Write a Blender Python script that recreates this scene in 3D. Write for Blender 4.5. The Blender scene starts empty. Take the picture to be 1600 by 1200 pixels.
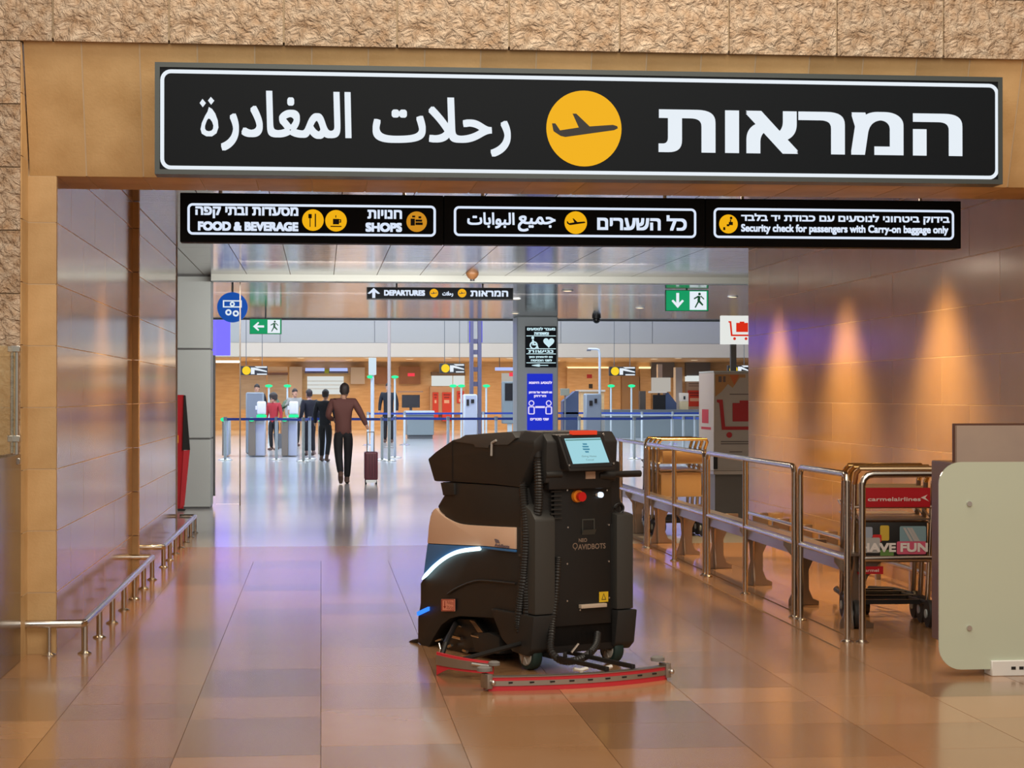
import bpy, bmesh, math, random
from math import sin, cos, pi, atan, radians
from mathutils import Vector, Matrix
from mathutils.geometry import tessellate_polygon
random.seed(7)
SC = bpy.context.scene
COL = SC.collection

# ---------------------------------------------------------------- camera
FPX = 2900.0
YAW = atan(298 / FPX)
PITCH = atan(17 / FPX)
EYE = 1.54
cam = bpy.data.cameras.new('camera')
cam.sensor_width = 36
cam.lens = FPX / 1600 * 36
cam.clip_end = 300
cam_o = bpy.data.objects.new('camera', cam)
cam_o.location = (0, 0, EYE)
cam_o.rotation_euler = (pi / 2 + PITCH, 0, -YAW)
COL.objects.link(cam_o)
SC.camera = cam_o

# ---------------------------------------------------------------- world, lights, exposure
SC.view_settings.view_transform = 'Standard'
SC.view_settings.look = 'None'
SC.view_settings.exposure = 0.0
SC.view_settings.gamma = 1.0
SC.view_settings.use_curve_mapping = False
W = bpy.data.worlds.new('world')
SC.world = W
W.use_nodes = True
bg = W.node_tree.nodes['Background']
bg.inputs[0].default_value = (1.0, 0.86, 0.72, 1)
bg.inputs[1].default_value = 0.45


def light(name, kind, loc, energy, color, size=1.0, sizey=None, target=None, spot=None, blend=0.5):
    l = bpy.data.lights.new(name, kind)
    l.energy = energy
    l.color = color
    if kind == 'AREA':
        l.size = size
        if sizey:
            l.shape = 'RECTANGLE'
            l.size_y = sizey
    else:
        l.shadow_soft_size = size
    if kind == 'SPOT':
        l.spot_size = radians(spot)
        l.spot_blend = blend
    o = bpy.data.objects.new(name, l)
    o.location = loc
    if target is not None:
        d = Vector(target) - Vector(loc)
        o.rotation_euler = d.to_track_quat('-Z', 'Y').to_euler()
    COL.objects.link(o)
    return o


# the lit arrival hall behind the photographer: high ceiling lamps
light('front_hall_lamp', 'AREA', (1.0, 1.5, 6.5), 480, (1.0, 0.89, 0.76), 7, 5, target=(1.5, 9.5, 1.0))
light('front_hall_lamp', 'AREA', (1.5, 9.2, 6.0), 150, (1.0, 0.85, 0.66), 5, 1.2, target=(1.5, 9.6, 0.0))
# far hall: cool daylight from above
light('far_hall_skylight', 'AREA', (0, 56, 8.8), 6200, (0.74, 0.90, 1.0), 24, 30)
light('far_hall_lamp', 'AREA', (0, 44, 8.0), 1300, (0.9, 0.93, 1.0), 20, 2, target=(0, 70, 3.2))
# corridor lights: soft ceiling lamps and wall washers
for yy in (13.5, 17.5, 21.5):
    light('corridor_lamp', 'AREA', (1.6, yy, 3.1), 20, (1.0, 0.80, 0.60), 0.5, 0.5)
for yy in (13.9, 16.6, 19.1):
    light('wall_washer', 'SPOT', (4.16, yy, 2.97), 430, (1.0, 0.68, 0.33), 0.16, target=(4.3, yy, 0.3), spot=84, blend=1.0)
for yy in (13.6, 16.2, 18.6):
    light('wall_washer', 'SPOT', (-0.96, yy, 2.97), 230, (1.0, 0.66, 0.32), 0.16, target=(-1.1, yy, 0.3), spot=84, blend=1.0)
light('cross_corridor_lamp', 'AREA', (1.5, 22.6, 3.1), 260, (1.0, 0.95, 0.88), 5, 0.4, target=(1.5, 26.4, 1.2))  # added fill, no fixture here: brightens the grey column and the beam
light('inner_hall_lamp', 'AREA', (2, 29.5, 3.1), 260, (0.95, 0.97, 1.0), 8, 0.5, target=(2, 36, 1.2))  # added fill without a fixture, lifts the display column and hanging signs
# blue neon bathing the upper far hall
for yy in (43.0,):
    light('blue_neon', 'AREA', (-1, yy, 4.4), 450, (0.16, 0.14, 1.0), 16, 0.4, target=(-1, 60, 6))


# ---------------------------------------------------------------- pixel -> world (photograph frame 1600x1200)
def ray(px, py):
    u = (px - 800) / FPX
    v = (600 - py) / FPX
    fz = sin(PITCH) + v * cos(PITCH)
    fy = cos(PITCH) - v * sin(PITCH)
    return Vector((u * cos(YAW) + fy * sin(YAW), -u * sin(YAW) + fy * cos(YAW), fz))


EYEV = Vector((0, 0, EYE))


def F(px, py, z=0.0):
    d = ray(px, py)
    p = EYEV + d * ((z - EYE) / d.z)
    return p.x, p.y


def P(px, py, Y):
    d = ray(px, py)
    p = EYEV + d * (Y / d.y)
    return p.x, p.z


def X_(px, Y):
    return P(px, 617, Y)[0]


def Z_(py, Y, px=700):
    return P(px, py, Y)[1]


# ---------------------------------------------------------------- materials
MATS = {}


def mat(name, col, rough=0.5, metal=0.0, spec=0.5, emit=None, es=0.0, coat=0.0, bump=None, noise=None, rand=0.0,
        trans=0.0, alpha=1.0, ior=1.45, bdist=0.01, nscale=(1, 1, 1), coords='Object', sheen=0.0):
    if name in MATS:
        return MATS[name]
    m = bpy.data.materials.new(name)
    m.use_nodes = True
    nt = m.node_tree
    b = nt.nodes['Principled BSDF']
    b.inputs['Base Color'].default_value = (*col, 1)
    b.inputs['Roughness'].default_value = rough
    b.inputs['Metallic'].default_value = metal
    b.inputs['Specular IOR Level'].default_value = spec
    b.inputs['IOR'].default_value = ior
    b.inputs['Coat Weight'].default_value = coat
    b.inputs['Coat Roughness'].default_value = 0.13
    b.inputs['Transmission Weight'].default_value = trans
    b.inputs['Alpha'].default_value = alpha
    if emit:
        b.inputs['Emission Color'].default_value = (*emit, 1)
        b.inputs['Emission Strength'].default_value = es
    L = nt.links
    tc = None
    if bump or noise:
        tc = nt.nodes.new('ShaderNodeTexCoord')
        mp = nt.nodes.new('ShaderNodeMapping')
        mp.inputs['Scale'].default_value = nscale
        L.new(tc.outputs[coords], mp.inputs[0])
    col_out = None
    if noise:
        # noise = (scale, colour2, detail, contrast)
        n = nt.nodes.new('ShaderNodeTexNoise')
        n.inputs['Scale'].default_value = noise[0]
        n.inputs['Detail'].default_value = noise[2]
        L.new(mp.outputs[0], n.inputs['Vector'])
        r = nt.nodes.new('ShaderNodeValToRGB')
        c = noise[3]
        r.color_ramp.elements[0].position = 0.5 - c
        r.color_ramp.elements[1].position = 0.5 + c
        r.color_ramp.elements[0].color = (*col, 1)
        r.color_ramp.elements[1].color = (*noise[1], 1)
        L.new(n.outputs['Fac'], r.inputs['Fac'])
        col_out = r.outputs['Color']
    if rand:
        oi = nt.nodes.new('ShaderNodeObjectInfo')
        hs = nt.nodes.new('ShaderNodeHueSaturation')
        mr = nt.nodes.new('ShaderNodeMapRange')
        mr.inputs['To Min'].default_value = 1 - rand
        mr.inputs['To Max'].default_value = 1 + rand
        L.new(oi.outputs['Random'], mr.inputs['Value'])
        L.new(mr.outputs[0], hs.inputs['Value'])
        if col_out:
            L.new(col_out, hs.inputs['Color'])
        else:
            hs.inputs['Color'].default_value = (*col, 1)
        col_out = hs.outputs['Color']
    if col_out:
        L.new(col_out, b.inputs['Base Color'])
    if bump:
        # bump = (scale, strength, kind)
        if len(bump) > 2 and bump[2] == 'rock':
            n = nt.nodes.new('ShaderNodeTexNoise')
            n.inputs['Detail'].default_value = 4
            n.inputs['Roughness'].default_value = 0.6
            n.inputs['Distortion'].default_value = 0.6
        else:
            n = nt.nodes.new('ShaderNodeTexNoise')
            n.inputs['Detail'].default_value = 3
        n.inputs['Scale'].default_value = bump[0]
        L.new(mp.outputs[0], n.inputs['Vector'])
        bp = nt.nodes.new('ShaderNodeBump')
        bp.inputs['Strength'].default_value = bump[1]
        bp.inputs['Distance'].default_value = bdist
        L.new(n.outputs['Fac'], bp.inputs['Height'])
        L.new(bp.outputs[0], b.inputs['Normal'])
    MATS[name] = m
    return m


def glow(name, col, s=1.0):
    return mat(name, (0.01, 0.01, 0.01), 0.5, spec=0.05, emit=col, es=s)


rough_stone = mat('rough_stone', (0.42, 0.27, 0.16), 0.9, spec=0.2, noise=(13, (0.72, 0.60, 0.47), 5, 0.22), rand=0.07,
                  bump=(17, 1.0, 'rock'), bdist=0.09, coords='Object')
smooth_stone = mat('smooth_stone', (0.50, 0.31, 0.13), 0.55, noise=(4, (0.70, 0.49, 0.25), 5, 0.3), rand=0.10, bump=(60, 0.15))
mortar = mat('mortar', (0.62, 0.50, 0.34), 0.8)
dark_joint = mat('dark_joint', (0.22, 0.13, 0.07), 0.7)
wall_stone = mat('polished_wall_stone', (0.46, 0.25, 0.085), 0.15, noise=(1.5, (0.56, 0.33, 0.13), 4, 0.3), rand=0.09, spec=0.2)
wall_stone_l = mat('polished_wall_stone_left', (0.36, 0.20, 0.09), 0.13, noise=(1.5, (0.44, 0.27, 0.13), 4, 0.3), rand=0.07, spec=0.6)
wall_joint = mat('wall_joint', (0.85, 0.60, 0.33), 0.5)
floor_tile = mat('floor_tile', (0.37, 0.185, 0.080), 0.25, noise=(2.2, (0.42, 0.235, 0.12), 3, 0.4), rand=0.28, spec=0.5, coat=0.58)
floor_cool = mat('floor_cool', (0.55, 0.54, 0.53), 0.3, noise=(0.8, (0.62, 0.61, 0.60), 3, 0.3), spec=0.6, coat=1.0)
ceil_mat = mat('ceiling_gloss', (0.17, 0.15, 0.14), 0.12, rand=0.10, spec=0.8, coat=0.3, bump=(2.0, 0.22), bdist=0.02, nscale=(0.6, 5, 1))
ceil_joint = mat('ceiling_joint', (0.20, 0.10, 0.05), 0.6)
steel = mat('steel', (0.62, 0.60, 0.57), 0.22, 1.0)
steel_d = mat('brushed_steel', (0.42, 0.36, 0.31), 0.35, 1.0)
steel_orange_reflect = mat('brass', (0.80, 0.52, 0.20), 0.25, 1.0)  # trolley handle steel with its orange reflections put into the colour
black = mat('black_plastic', (0.012, 0.012, 0.012), 0.45)
blackg = mat('black_gloss', (0.012, 0.012, 0.013), 0.2)
signblack = mat('sign_face', (0.006, 0.009, 0.013), 0.5, spec=0.12)
signframe = mat('sign_frame', (0.06, 0.075, 0.078), 0.4, 0.3)
white_glow = glow('lit_white', (0.86, 0.93, 1.0), 0.92)
white_glow2 = glow('lit_white_cool', (0.75, 0.84, 1.0), 0.95)
yellow_glow = glow('lit_yellow', (1.0, 0.50, 0.008), 0.88)
green_glow = glow('lit_green', (0.01, 0.42, 0.16), 0.75)
green_led = glow('green_led', (0.02, 0.9, 0.35), 1.1)
greylit = mat('grey_cladding', (0.42, 0.46, 0.465), 0.45, bump=(1.5, 0.05))
grey_dark = mat('grey_metal', (0.10, 0.105, 0.11), 0.5)
grey_mach = mat('grey_machine', (0.17, 0.20, 0.21), 0.45)
grey_pale = mat('pale_machine', (0.42, 0.47, 0.48), 0.4)
white_pl = mat('white_paint', (0.75, 0.76, 0.74), 0.45)
blue_belt = mat('blue_belt', (0.01, 0.035, 0.22), 0.6)
red_pl = mat('red_plastic', (0.42, 0.012, 0.02), 0.35)
rubber = mat('red_rubber', (0.62, 0.035, 0.05), 0.4, bump=(30, 0.1))
wood_lit = mat('warm_wood', (0.52, 0.31, 0.13), 0.5, noise=(2, (0.66, 0.44, 0.22), 4, 0.3), nscale=(1, 1, 6))
wood_dark = mat('dark_wood', (0.20, 0.09, 0.04), 0.5, noise=(2, (0.28, 0.13, 0.06), 4, 0.3))
cream = mat('cream_panel', (0.50, 0.41, 0.32), 0.6)
pale_panel = mat('pale_panel', (0.34, 0.33, 0.33), 0.5)


# ---------------------------------------------------------------- mesh builder
class M:
    def __init__(s):
        s.v = []
        s.f = []

    def add(s, vs, fs):
        o = len(s.v)
        s.v += [tuple(v) for v in vs]
        s.f += [tuple(i + o for i in f) for f in fs]
        return s

    def box(s, x0, x1, y0, y1, z0, z1):
        return s.add([(x0, y0, z0), (x1, y0, z0), (x1, y1, z0), (x0, y1, z0), (x0, y0, z1), (x1, y0, z1), (x1, y1, z1), (x0, y1, z1)],
                     [(0, 3, 2, 1), (4, 5, 6, 7), (0, 1, 5, 4), (1, 2, 6, 5), (2, 3, 7, 6), (3, 0, 4, 7)])

    def prism(s, poly, ax, c0, c1):
        n = len(poly)
        f = {'x': lambda p, c: (c, p[0], p[1]), 'y': lambda p, c: (p[0], c, p[1]), 'z': lambda p, c: (p[0], p[1], c)}[ax]
        s.add([f(p, c0) for p in poly] + [f(p, c1) for p in poly],
              [tuple(range(n))[::-1], tuple(range(n, 2 * n))] + [(i, (i + 1) % n, n + (i + 1) % n, n + i) for i in range(n)])
        return s

    def loft(s, rings, cap=True, close=True):
        n = len(rings[0])
        vs = [p for r in rings for p in r]
        fs = []
        for k in range(len(rings) - 1):
            for i in range(n if close else n - 1):
                a = k * n + i
                b = k * n + (i + 1) % n
                fs.append((a, b, b + n, a + n))
        if cap:
            fs.append(tuple(range(n))[::-1])
            fs.append(tuple(range((len(rings) - 1) * n, len(rings) * n)))
        return s.add(vs, fs)

    def tube(s, pts, r, n=8, cap=True):
        pts = [Vector(p) for p in pts]
        rings = []
        up = None
        for i, p in enumerate(pts):
            if i == 0:
                d = pts[1] - p
            elif i == len(pts) - 1:
                d = p - pts[i - 1]
            else:
                d = (pts[i + 1] - p).normalized() + (p - pts[i - 1]).normalized()
            d.normalize()
            if up is None:
                up = Vector((0, 0, 1)) if abs(d.z) < 0.9 else Vector((1, 0, 0))
            a = d.cross(up)
            if a.length < 1e-4:
                a = d.orthogonal()
            a.normalize()
            b = a.cross(d).normalized()
            up = b
            rr = r[i] if isinstance(r, (list, tuple)) else r
            rings.append([p + (a * cos(2 * pi * k / n) + b * sin(2 * pi * k / n)) * rr for k in range(n)])
        return s.loft(rings, cap)

    def cyl(s, p0, p1, r, n=16, r1=None):
        return s.tube([p0, p1], [r, r if r1 is None else r1], n)

    def lathe(s, prof, c=(0, 0, 0), n=16, ax='z'):
        rings = []
        for r, h in prof:
            ring = []
            for k in range(n):
                x, y = r * cos(2 * pi * k / n), r * sin(2 * pi * k / n)
                q = {'z': (x, y, h), 'y': (x, h, y), 'x': (h, x, y)}[ax]
                ring.append((c[0] + q[0], c[1] + q[1], c[2] + q[2]))
            rings.append(ring)
        return s.loft(rings, True)

    def ball(s, c, rx, ry=None, rz=None, n=12, m=8):
        ry = ry or rx
        rz = rz or rx
        rings = []
        for j in range(m + 1):
            t = pi * (j + 0.02) / (m + 0.04)
            rings.append([(c[0] + rx * sin(t) * cos(2 * pi * k / n), c[1] + ry * sin(t) * sin(2 * pi * k / n), c[2] - rz * cos(t)) for k in range(n)])
        return s.loft(rings, True)

    def flat(s, pts3):
        return s.add(pts3, [tuple(range(len(pts3)))])

    def build(s, name, m, parent=None, smooth=False, bevel=0.0, seg=2, local=False, subdiv=0, ang=40):
        off = Vector((0, 0, 0))
        if parent is not None and not local:
            q = parent
            while q is not None:
                off += q.location
                q = q.parent
        v = [Vector(p) - off for p in s.v]
        org = None
        if parent is None and v:
            org = Vector(((min(p.x for p in v) + max(p.x for p in v)) / 2, (min(p.y for p in v) + max(p.y for p in v)) / 2, min(p.z for p in v)))
            v = [p - org for p in v]
        me = bpy.data.meshes.new(name)
        me.from_pydata([tuple(p) for p in v], [], s.f)
        bm = bmesh.new()
        bm.from_mesh(me)
        bmesh.ops.recalc_face_normals(bm, faces=bm.faces)
        if bevel:
            ed = [e for e in bm.edges if len(e.link_faces) == 2 and e.calc_face_angle(0) > radians(ang)]
            bmesh.ops.bevel(bm, geom=ed, offset=bevel, segments=seg, affect='EDGES', profile=0.6, clamp_overlap=True)
        if smooth or bevel:
            for f in bm.faces:
                f.smooth = True
            for e in bm.edges:
                if len(e.link_faces) == 2 and e.calc_face_angle(0) > radians(38):
                    e.smooth = False
        bm.to_mesh(me)
        bm.free()
        o = bpy.data.objects.new(name, me)
        COL.objects.link(o)
        if org is not None:
            o.location = org
        if parent is not None:
            o.parent = parent
        for mm in (m if isinstance(m, (list, tuple)) else [m]):
            me.materials.append(mm)
        return o


def tag(o, label=None, cat=None, group=None, kind=None):
    if label:
        o['label'] = label
    if cat:
        o['category'] = cat
    if group:
        o['group'] = group
    if kind:
        o['kind'] = kind
    return o


def thing(name, label, cat, loc=(0, 0, 0), rz=0.0, group=None):
    o = bpy.data.objects.new(name, None)
    COL.objects.link(o)
    o.empty_display_size = 0.1
    o.location = loc
    o.rotation_euler = (0, 0, rz)
    return tag(o, label, cat, group)


def struct(name, mb, m, **k):
    o = mb.build(name, m, **k)
    if k.get('parent') is None:
        o['kind'] = 'structure'
    return o


def copy_tree(o, parent=None):
    c = o.copy()
    COL.objects.link(c)
    if parent is not None:
        c.parent = parent
    for ch in list(o.children):
        copy_tree(ch, c)
    return c


_tx = {}


def glyphs(s):
    """mesh of one line of text, per character so that overlaps stay clean; returns verts2d, faces"""
    if s in _tx:
        return _tx[s]
    V, Fc = [], []
    c = bpy.data.curves.new('t', 'FONT')
    c.resolution_u = 4
    c.fill_mode = 'NONE'
    o = bpy.data.objects.new('t', c)
    COL.objects.link(o)
    c.body = s
    bpy.context.view_layer.update()
    dg = bpy.context.evaluated_depsgraph_get()
    me = bpy.data.meshes.new_from_object(o.evaluated_get(dg))
    co = [(v.co.x, v.co.y) for v in me.vertices]
    nxt = {}
    for e in me.edges:
        nxt.setdefault(e.vertices[0], []).append(e.vertices[1])
        nxt.setdefault(e.vertices[1], []).append(e.vertices[0])
    bpy.data.meshes.remove(me)
    bpy.data.objects.remove(o)
    bpy.data.curves.remove(c)
    seen = set()
    loops = []
    for a in range(len(co)):
        if a in seen or a not in nxt:
            continue
        lp = [a]
        seen.add(a)
        # contours are stored with rising vertex numbers: follow a -> a + 1
        cur = a + 1 if a + 1 in nxt[a] else nxt[a][0]
        while cur not in seen:
            seen.add(cur)
            lp.append(cur)
            cand = [k for k in nxt[cur] if k not in seen]
            if not cand:
                break
            cur = cand[0]
        if len(lp) > 2:
            loops.append([co[k] for k in lp])

    def area(p):
        return sum(p[k][0] * p[(k + 1) % len(p)][1] - p[(k + 1) % len(p)][0] * p[k][1] for k in range(len(p))) / 2

    def inside(q, p):
        c_ = False
        for k in range(len(p)):
            (xa, ya), (xb, yb) = p[k], p[(k + 1) % len(p)]
            if (ya > q[1]) != (yb > q[1]) and q[0] < (xb - xa) * (q[1] - ya) / (yb - ya) + xa:
                c_ = not c_
        return c_
    if loops:
        big = max(loops, key=lambda p: abs(area(p)))
        sg = 1 if area(big) > 0 else -1
        outer = [p for p in loops if area(p) * sg > 0]
        holes = [p for p in loops if area(p) * sg <= 0]
        own = {k: [] for k in range(len(outer))}
        for h in holes:
            cs = [k for k, p in enumerate(outer) if inside(h[0], p)]
            if cs:
                own[min(cs, key=lambda k: abs(area(outer[k])))].append(h)
        for k, p in enumerate(outer):
            polys = [[Vector((x, y, 0)) for x, y in q] for q in [p] + own[k]]
            base = len(V)
            V += [(v.x, v.y) for q in polys for v in q]
            Fc += [tuple(i + base for i in t) for t in tessellate_polygon(polys)]
    if not V:
        V, Fc = [(0, 0), (1, 0), (1, 1), (0, 1)], [(0, 1, 2, 3)]
    x0 = min(v[0] for v in V)
    x1 = max(v[0] for v in V)
    y0 = min(v[1] for v in V)
    y1 = max(v[1] for v in V)
    V = [((x - x0) / (x1 - x0), (y - y0) / (y1 - y0)) for x, y in V]
    _tx[s] = (V, Fc)
    return _tx[s]


def text(mb, s, u0, u1, v0, v1, fn, bold=0.0, rtl=False, boldy=None):
    """lettering into the box u0..u1, v0..v1 of a plane; fn(u, v, d) -> 3D, d = distance in front of the plane"""
    if rtl:
        s = s[::-1]
    V, Fc = glyphs(s)
    by = bold if boldy is None else boldy
    offs = [(0, 0)]
    if bold:
        offs += [(bold * a_, by * b_) for a_, b_ in ((1, 1), (1, -1), (-1, 1), (-1, -1), (1, 0), (-1, 0), (0, 1), (0, -1))]
    for i, (ox, oy) in enumerate(offs):
        mb.add([fn(u0 + bold + x * (u1 - u0 - 2 * bold) + ox, v0 + by + y * (v1 - v0 - 2 * by) + oy, 0.00012 * i) for x, y in V], Fc)


def rrect(u0, u1, v0, v1, r, n=6):
    out = []
    for cx, cy, a0 in ((u1 - r, v1 - r, 0), (u0 + r, v1 - r, 90), (u0 + r, v0 + r, 180), (u1 - r, v0 + r, 270)):
        for k in range(n + 1):
            a = radians(a0 + 90 * k / n)
            out.append((cx + r * cos(a), cy + r * sin(a)))
    return out


def ring(mb, outer, inner, fn, d=0.0):
    n = len(outer)
    vs = [fn(u, v, d) for u, v in outer] + [fn(u, v, d) for u, v in inner]
    mb.add(vs, [(i, (i + 1) % n, n + (i + 1) % n, n + i) for i in range(n)])


def poly(mb, pts, fn, d=0.0):
    mb.flat([fn(u, v, d) for u, v in pts])


def circ(cx, cy, r, n=28):
    return [(cx + r * cos(2 * pi * k / n), cy + r * sin(2 * pi * k / n)) for k in range(n)]


def yplane(Y):
    return lambda u, v, d: (u, Y - d, v)


PLANE = [(122, 378), (133, 378), (148, 400), (208, 390), (188, 346), (200, 346), (243, 386), (318, 380), (332, 384), (334, 391), (322, 397), (165, 421), (150, 418), (128, 404), (126, 400)]


def plane_icon(cx, cy, r):
    return [(cx + (x - 225) / 121 * r, cy - (y - 393) / 121 * r) for x, y in PLANE]

# ================================================================ STRUCTURE
XL, XR = -1.57, 4.78          # corridor wall faces
XF = -1.736                   # edge of the rough facade
YF, YP = 11.0, 11.3           # rough facade plane, pilaster plane
ZT, ZL, ZC = 3.60, 2.847, 3.16  # top of surround, lintel underside, ceiling
CO = 0.367                    # stone course height
TX0, TX1, TY0, TY1 = -1.86, 5.58, 6.8, 17.34

# floor
fl = struct('floor', M().box(TX0, TX1, TY0, TY1, -0.1, -0.008), dark_joint)
fs = M()
fs.box(-9, 12, -4, TY0, -0.1, 0)
fs.box(-9, TX0, TY0, 19.0, -0.1, 0)
fs.box(TX1, 12, TY0, 19.0, -0.1, 0)
fs.box(TX0, TX1, TY1, 19.0, -0.1, 0)
fs.build('floor_slab', floor_tile, fl)
M().box(-16, 24, 19.0, 90, -0.1, 0).build('floor_slab', floor_cool, fl)
cell = {}
for i in range(12):
    y = TY0 - random.uniform(0, 0.5)
    x = TX0 + i * 0.62
    while y < TY1 - 0.05:
        ln = random.choice((0.45, 0.62, 0.62, 0.8, 0.95))
        y1 = min(y + ln, TY1)
        ya = max(y, TY0)
        ln2 = round(y1 - ya, 3)
        if ln2 > 0.05:
            if ln2 not in cell:
                me = M().box(0, 0.6172, 0, ln2 - 0.0028, -0.01, 0).build('tile', floor_tile, fl)
                me.location = (x, ya, 0)
                me.location -= fl.location
                cell[ln2] = me
            else:
                o = cell[ln2].copy()
                COL.objects.link(o)
                o.location = Vector((x, ya, 0)) - fl.location
        y = y1
# the build() above shifts child meshes by the floor's origin: undo it for shared tile meshes
for o in cell.values():
    for v in o.data.vertices:
        v.co += fl.location

BL = {}


def block(sx, sy, sz, loc, m, parent, name='stone', bev=0.0):
    """a stone block whose minimum corner is loc; equal blocks share one mesh"""
    k = (round(sx, 3), round(sy, 3), round(sz, 3), m.name, bev)
    if k not in BL:
        mb = M().box(0, sx, 0, sy, 0, sz)
        mm = bpy.data.meshes.new('stone')
        mm.from_pydata(mb.v, [], mb.f)
        mm.materials.append(m)
        BL[k] = mm
    o = bpy.data.objects.new(name, BL[k])
    COL.objects.link(o)
    o.parent = parent
    o.location = Vector(loc) - parent.location
    return o


# facade of rough hewn stone around the opening
wf = struct('wall_front', M().box(-5.5, XF - 0.012, YF + 0.02, 11.25, 0, 5.2).box(XF - 0.012, 8.5, YF + 0.02, 11.25, ZT + 0.02, 5.2), mortar)
x = XF + 0.667 * 0.28 - 0.667 * 5
while x < 7:
    for j in range(3):
        xx = x + (0.33 if j % 2 else 0)
        block(0.655, 0.09, CO - 0.008, (xx, YF - 0.0, ZT + j * CO), rough_stone, wf)
    x += 0.667
for j in range(10):
    z0 = ZT - (j + 1) * CO
    zz = max(z0, 0.0)
    h = CO - 0.008 - (zz - z0)
    x1 = XF + 0.003
    for w in ((0.62 if j % 2 else 0.9), 0.667, 0.667):
        block(w - 0.008, 0.09, h, (x1 - w, YF - 0.0, zz), rough_stone, wf)
        x1 -= w

# smooth surround: splayed lintel stones and the left jamb
wl = struct('wall_lintel', M().prism([(YF + 0.043, ZT + 0.003), (YP + 0.003, ZL + 0.003), (11.98, ZL + 0.003), (11.98, ZC + 0.3), (YF + 0.07, ZC + 0.4)], 'x', XL - 0.08, 8.0), mortar)
prof = [(YF + 0.04, ZT), (YP, ZL), (12.0, ZL), (12.0, ZL + 0.05), (YP + 0.03, ZL + 0.05), (YF + 0.09, ZT)]
lm = None
wdt = 0.335
k0 = 0
x = XF + 0.008
while x < 6.6:
    if lm is None:
        o = M().prism(prof, 'x', 0, wdt - 0.009).build('stone', smooth_stone, wl)
        for v in o.data.vertices:
            v.co += wl.location
        lm = o
    else:
        o = lm.copy()
        COL.objects.link(o)
    o.location = Vector((x, 0, 0)) - wl.location
    x += wdt
YJ = 11.27
wj = struct('wall_jamb', M().box(-1.95, XF - 0.001, YF + 0.1, YP + 0.4, 0, ZT).box(XF - 0.001, XL - 0.004, YJ + 0.0025, YP + 0.06, 0, ZL - 0.004), mortar)
for j in range(10):
    z0 = j * CO
    h = min(CO, ZT - z0) - 0.006
    block(0.012, YJ - YF - 0.03, h, (XF - 0.012, YF + 0.03, z0), smooth_stone, wj)
    if z0 < ZL - 0.05:
        h2 = min(CO, ZL - z0) - 0.006
        block(XL - XF, YP - YJ, h2, (XF, YJ, z0), smooth_stone, wj)

# corridor walls of polished stone
YE = 20.5
wL = struct('wall_left', M().box(XL - 0.4, XL - 0.0008, YJ + 0.04, YE, 0, ZC), wall_joint)
wR = struct('wall_right', M().box(XR + 0.0008, XR + 0.4, YP - 2.3, YE, 0, ZC + 0.2), wall_joint)
for j in range(9):
    z0 = j * CO
    h = min(CO, ZC - z0) - 0.006
    if h < 0.02:
        continue
    for side in (0, 1):
        y = (YJ + 0.04) if side == 0 else YP - 2.3
        first = 0.62 if j % 2 else 1.24
        while y < YE - 0.01:
            ln = min(first, YE - y)
            if ln < 0.03:
                break
            if side == 0:
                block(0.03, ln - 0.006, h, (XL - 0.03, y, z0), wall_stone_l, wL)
            else:
                block(0.03, ln - 0.006, h, (XR, y, z0), wall_stone, wR)
            y += ln
            first = 1.24
    block(0.05, 0.10, h, (XL, 15.75, z0), smooth_stone, wL)
M().box(XL - 0.41, XL + 0.01, YE, YE + 0.02, 0, ZC).build('end_trim', steel_d, wL)

# ceiling: glossy panels over the corridor, plain gloss beyond
ce = struct('ceiling', M().box(XL - 0.4, XR + 0.4, 12.0, 25.6, ZC + 0.012, ZC + 0.2), ceil_joint)
pm = None
for i in range(11):
    for j in range(11):
        x = XL + i * 0.58
        y = 12.02 + j * 1.235
        if pm is None:
            pm = M().box(0, 0.572, 0, 1.227, 0, 0.02).build('panel', ceil_mat, ce)
            for v in pm.data.vertices:
                v.co += ce.location
            o = pm
        else:
            o = pm.copy()
            COL.objects.link(o)
        o.location = Vector((x, y, ZC)) - ce.location
cf = M().box(-13, 22, 25.6, 39.6, ZC, ZC + 0.2)
cf.box(-13, XL - 0.01, 20.52, 25.6, ZC, ZC + 0.2).box(XR + 0.02, 22, 20.5, 25.6, ZC, ZC + 0.2)
cf.build('ceiling_field', ceil_mat, ce)
M().box(-13, 22, 39.6, 39.8, ZC - 0.03, 4.6).build('ceiling_edge', grey_dark, ce)
struct('trim_1', M().box(X_(330, 25.2), 9.0, 25.15, 25.5, Z_(441, 25.2), ZC), mat('beam_paint', (0.50, 0.53, 0.50), 0.45))

# hall side walls, upper walls and roof
struct('wall_far_left', M().box(-13.4, -13, 26, 90, 0, 9.5), pale_panel)
struct('wall_far_right', M().box(22, 22.4, 26, 90, 0, 9.5), pale_panel)
struct('wall_side_right', M().box(22, 22.4, -4, 26, 0, 5.2), pale_panel)
YB = 70.0
wb = struct('wall_back', M().box(-13, 22, YB + 0.05, YB + 0.5, Z_(558, YB), 9.5), pale_panel)
for k in range(9):
    x = X_(586, YB) - 3.53 * 4 + k * 3.53
    M().box(x, x + 3.5, YB, YB + 0.05, Z_(536, YB), 5.1).build('panel', mat('grey_white_panel', (0.33, 0.31, 0.28), 0.45), wb)
M().box(-13, 22, YB - 0.12, YB + 0.3, Z_(558, YB), Z_(536.5, YB)).build('fascia', cream, wb)
struct('trim_2', M().box(-13, 22, YB - 0.25, YB - 0.05, 5.15, 5.5), glow('blue_neon_tube', (0.25, 0.20, 1.0), 7.0))
struct('trim_3', M().box(-9.0, -2.9, 60.0, 60.1, 2.8, 3.95), glow('blue_wall_display', (0.13, 0.10, 1.0), 1.7))
struct('trim_4', M().box(3.12, 3.135, 11.0, 22, 0.0, 0.002).box(3.33, 3.345, 11.4, 22, 0.0, 0.002), dark_joint)
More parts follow.
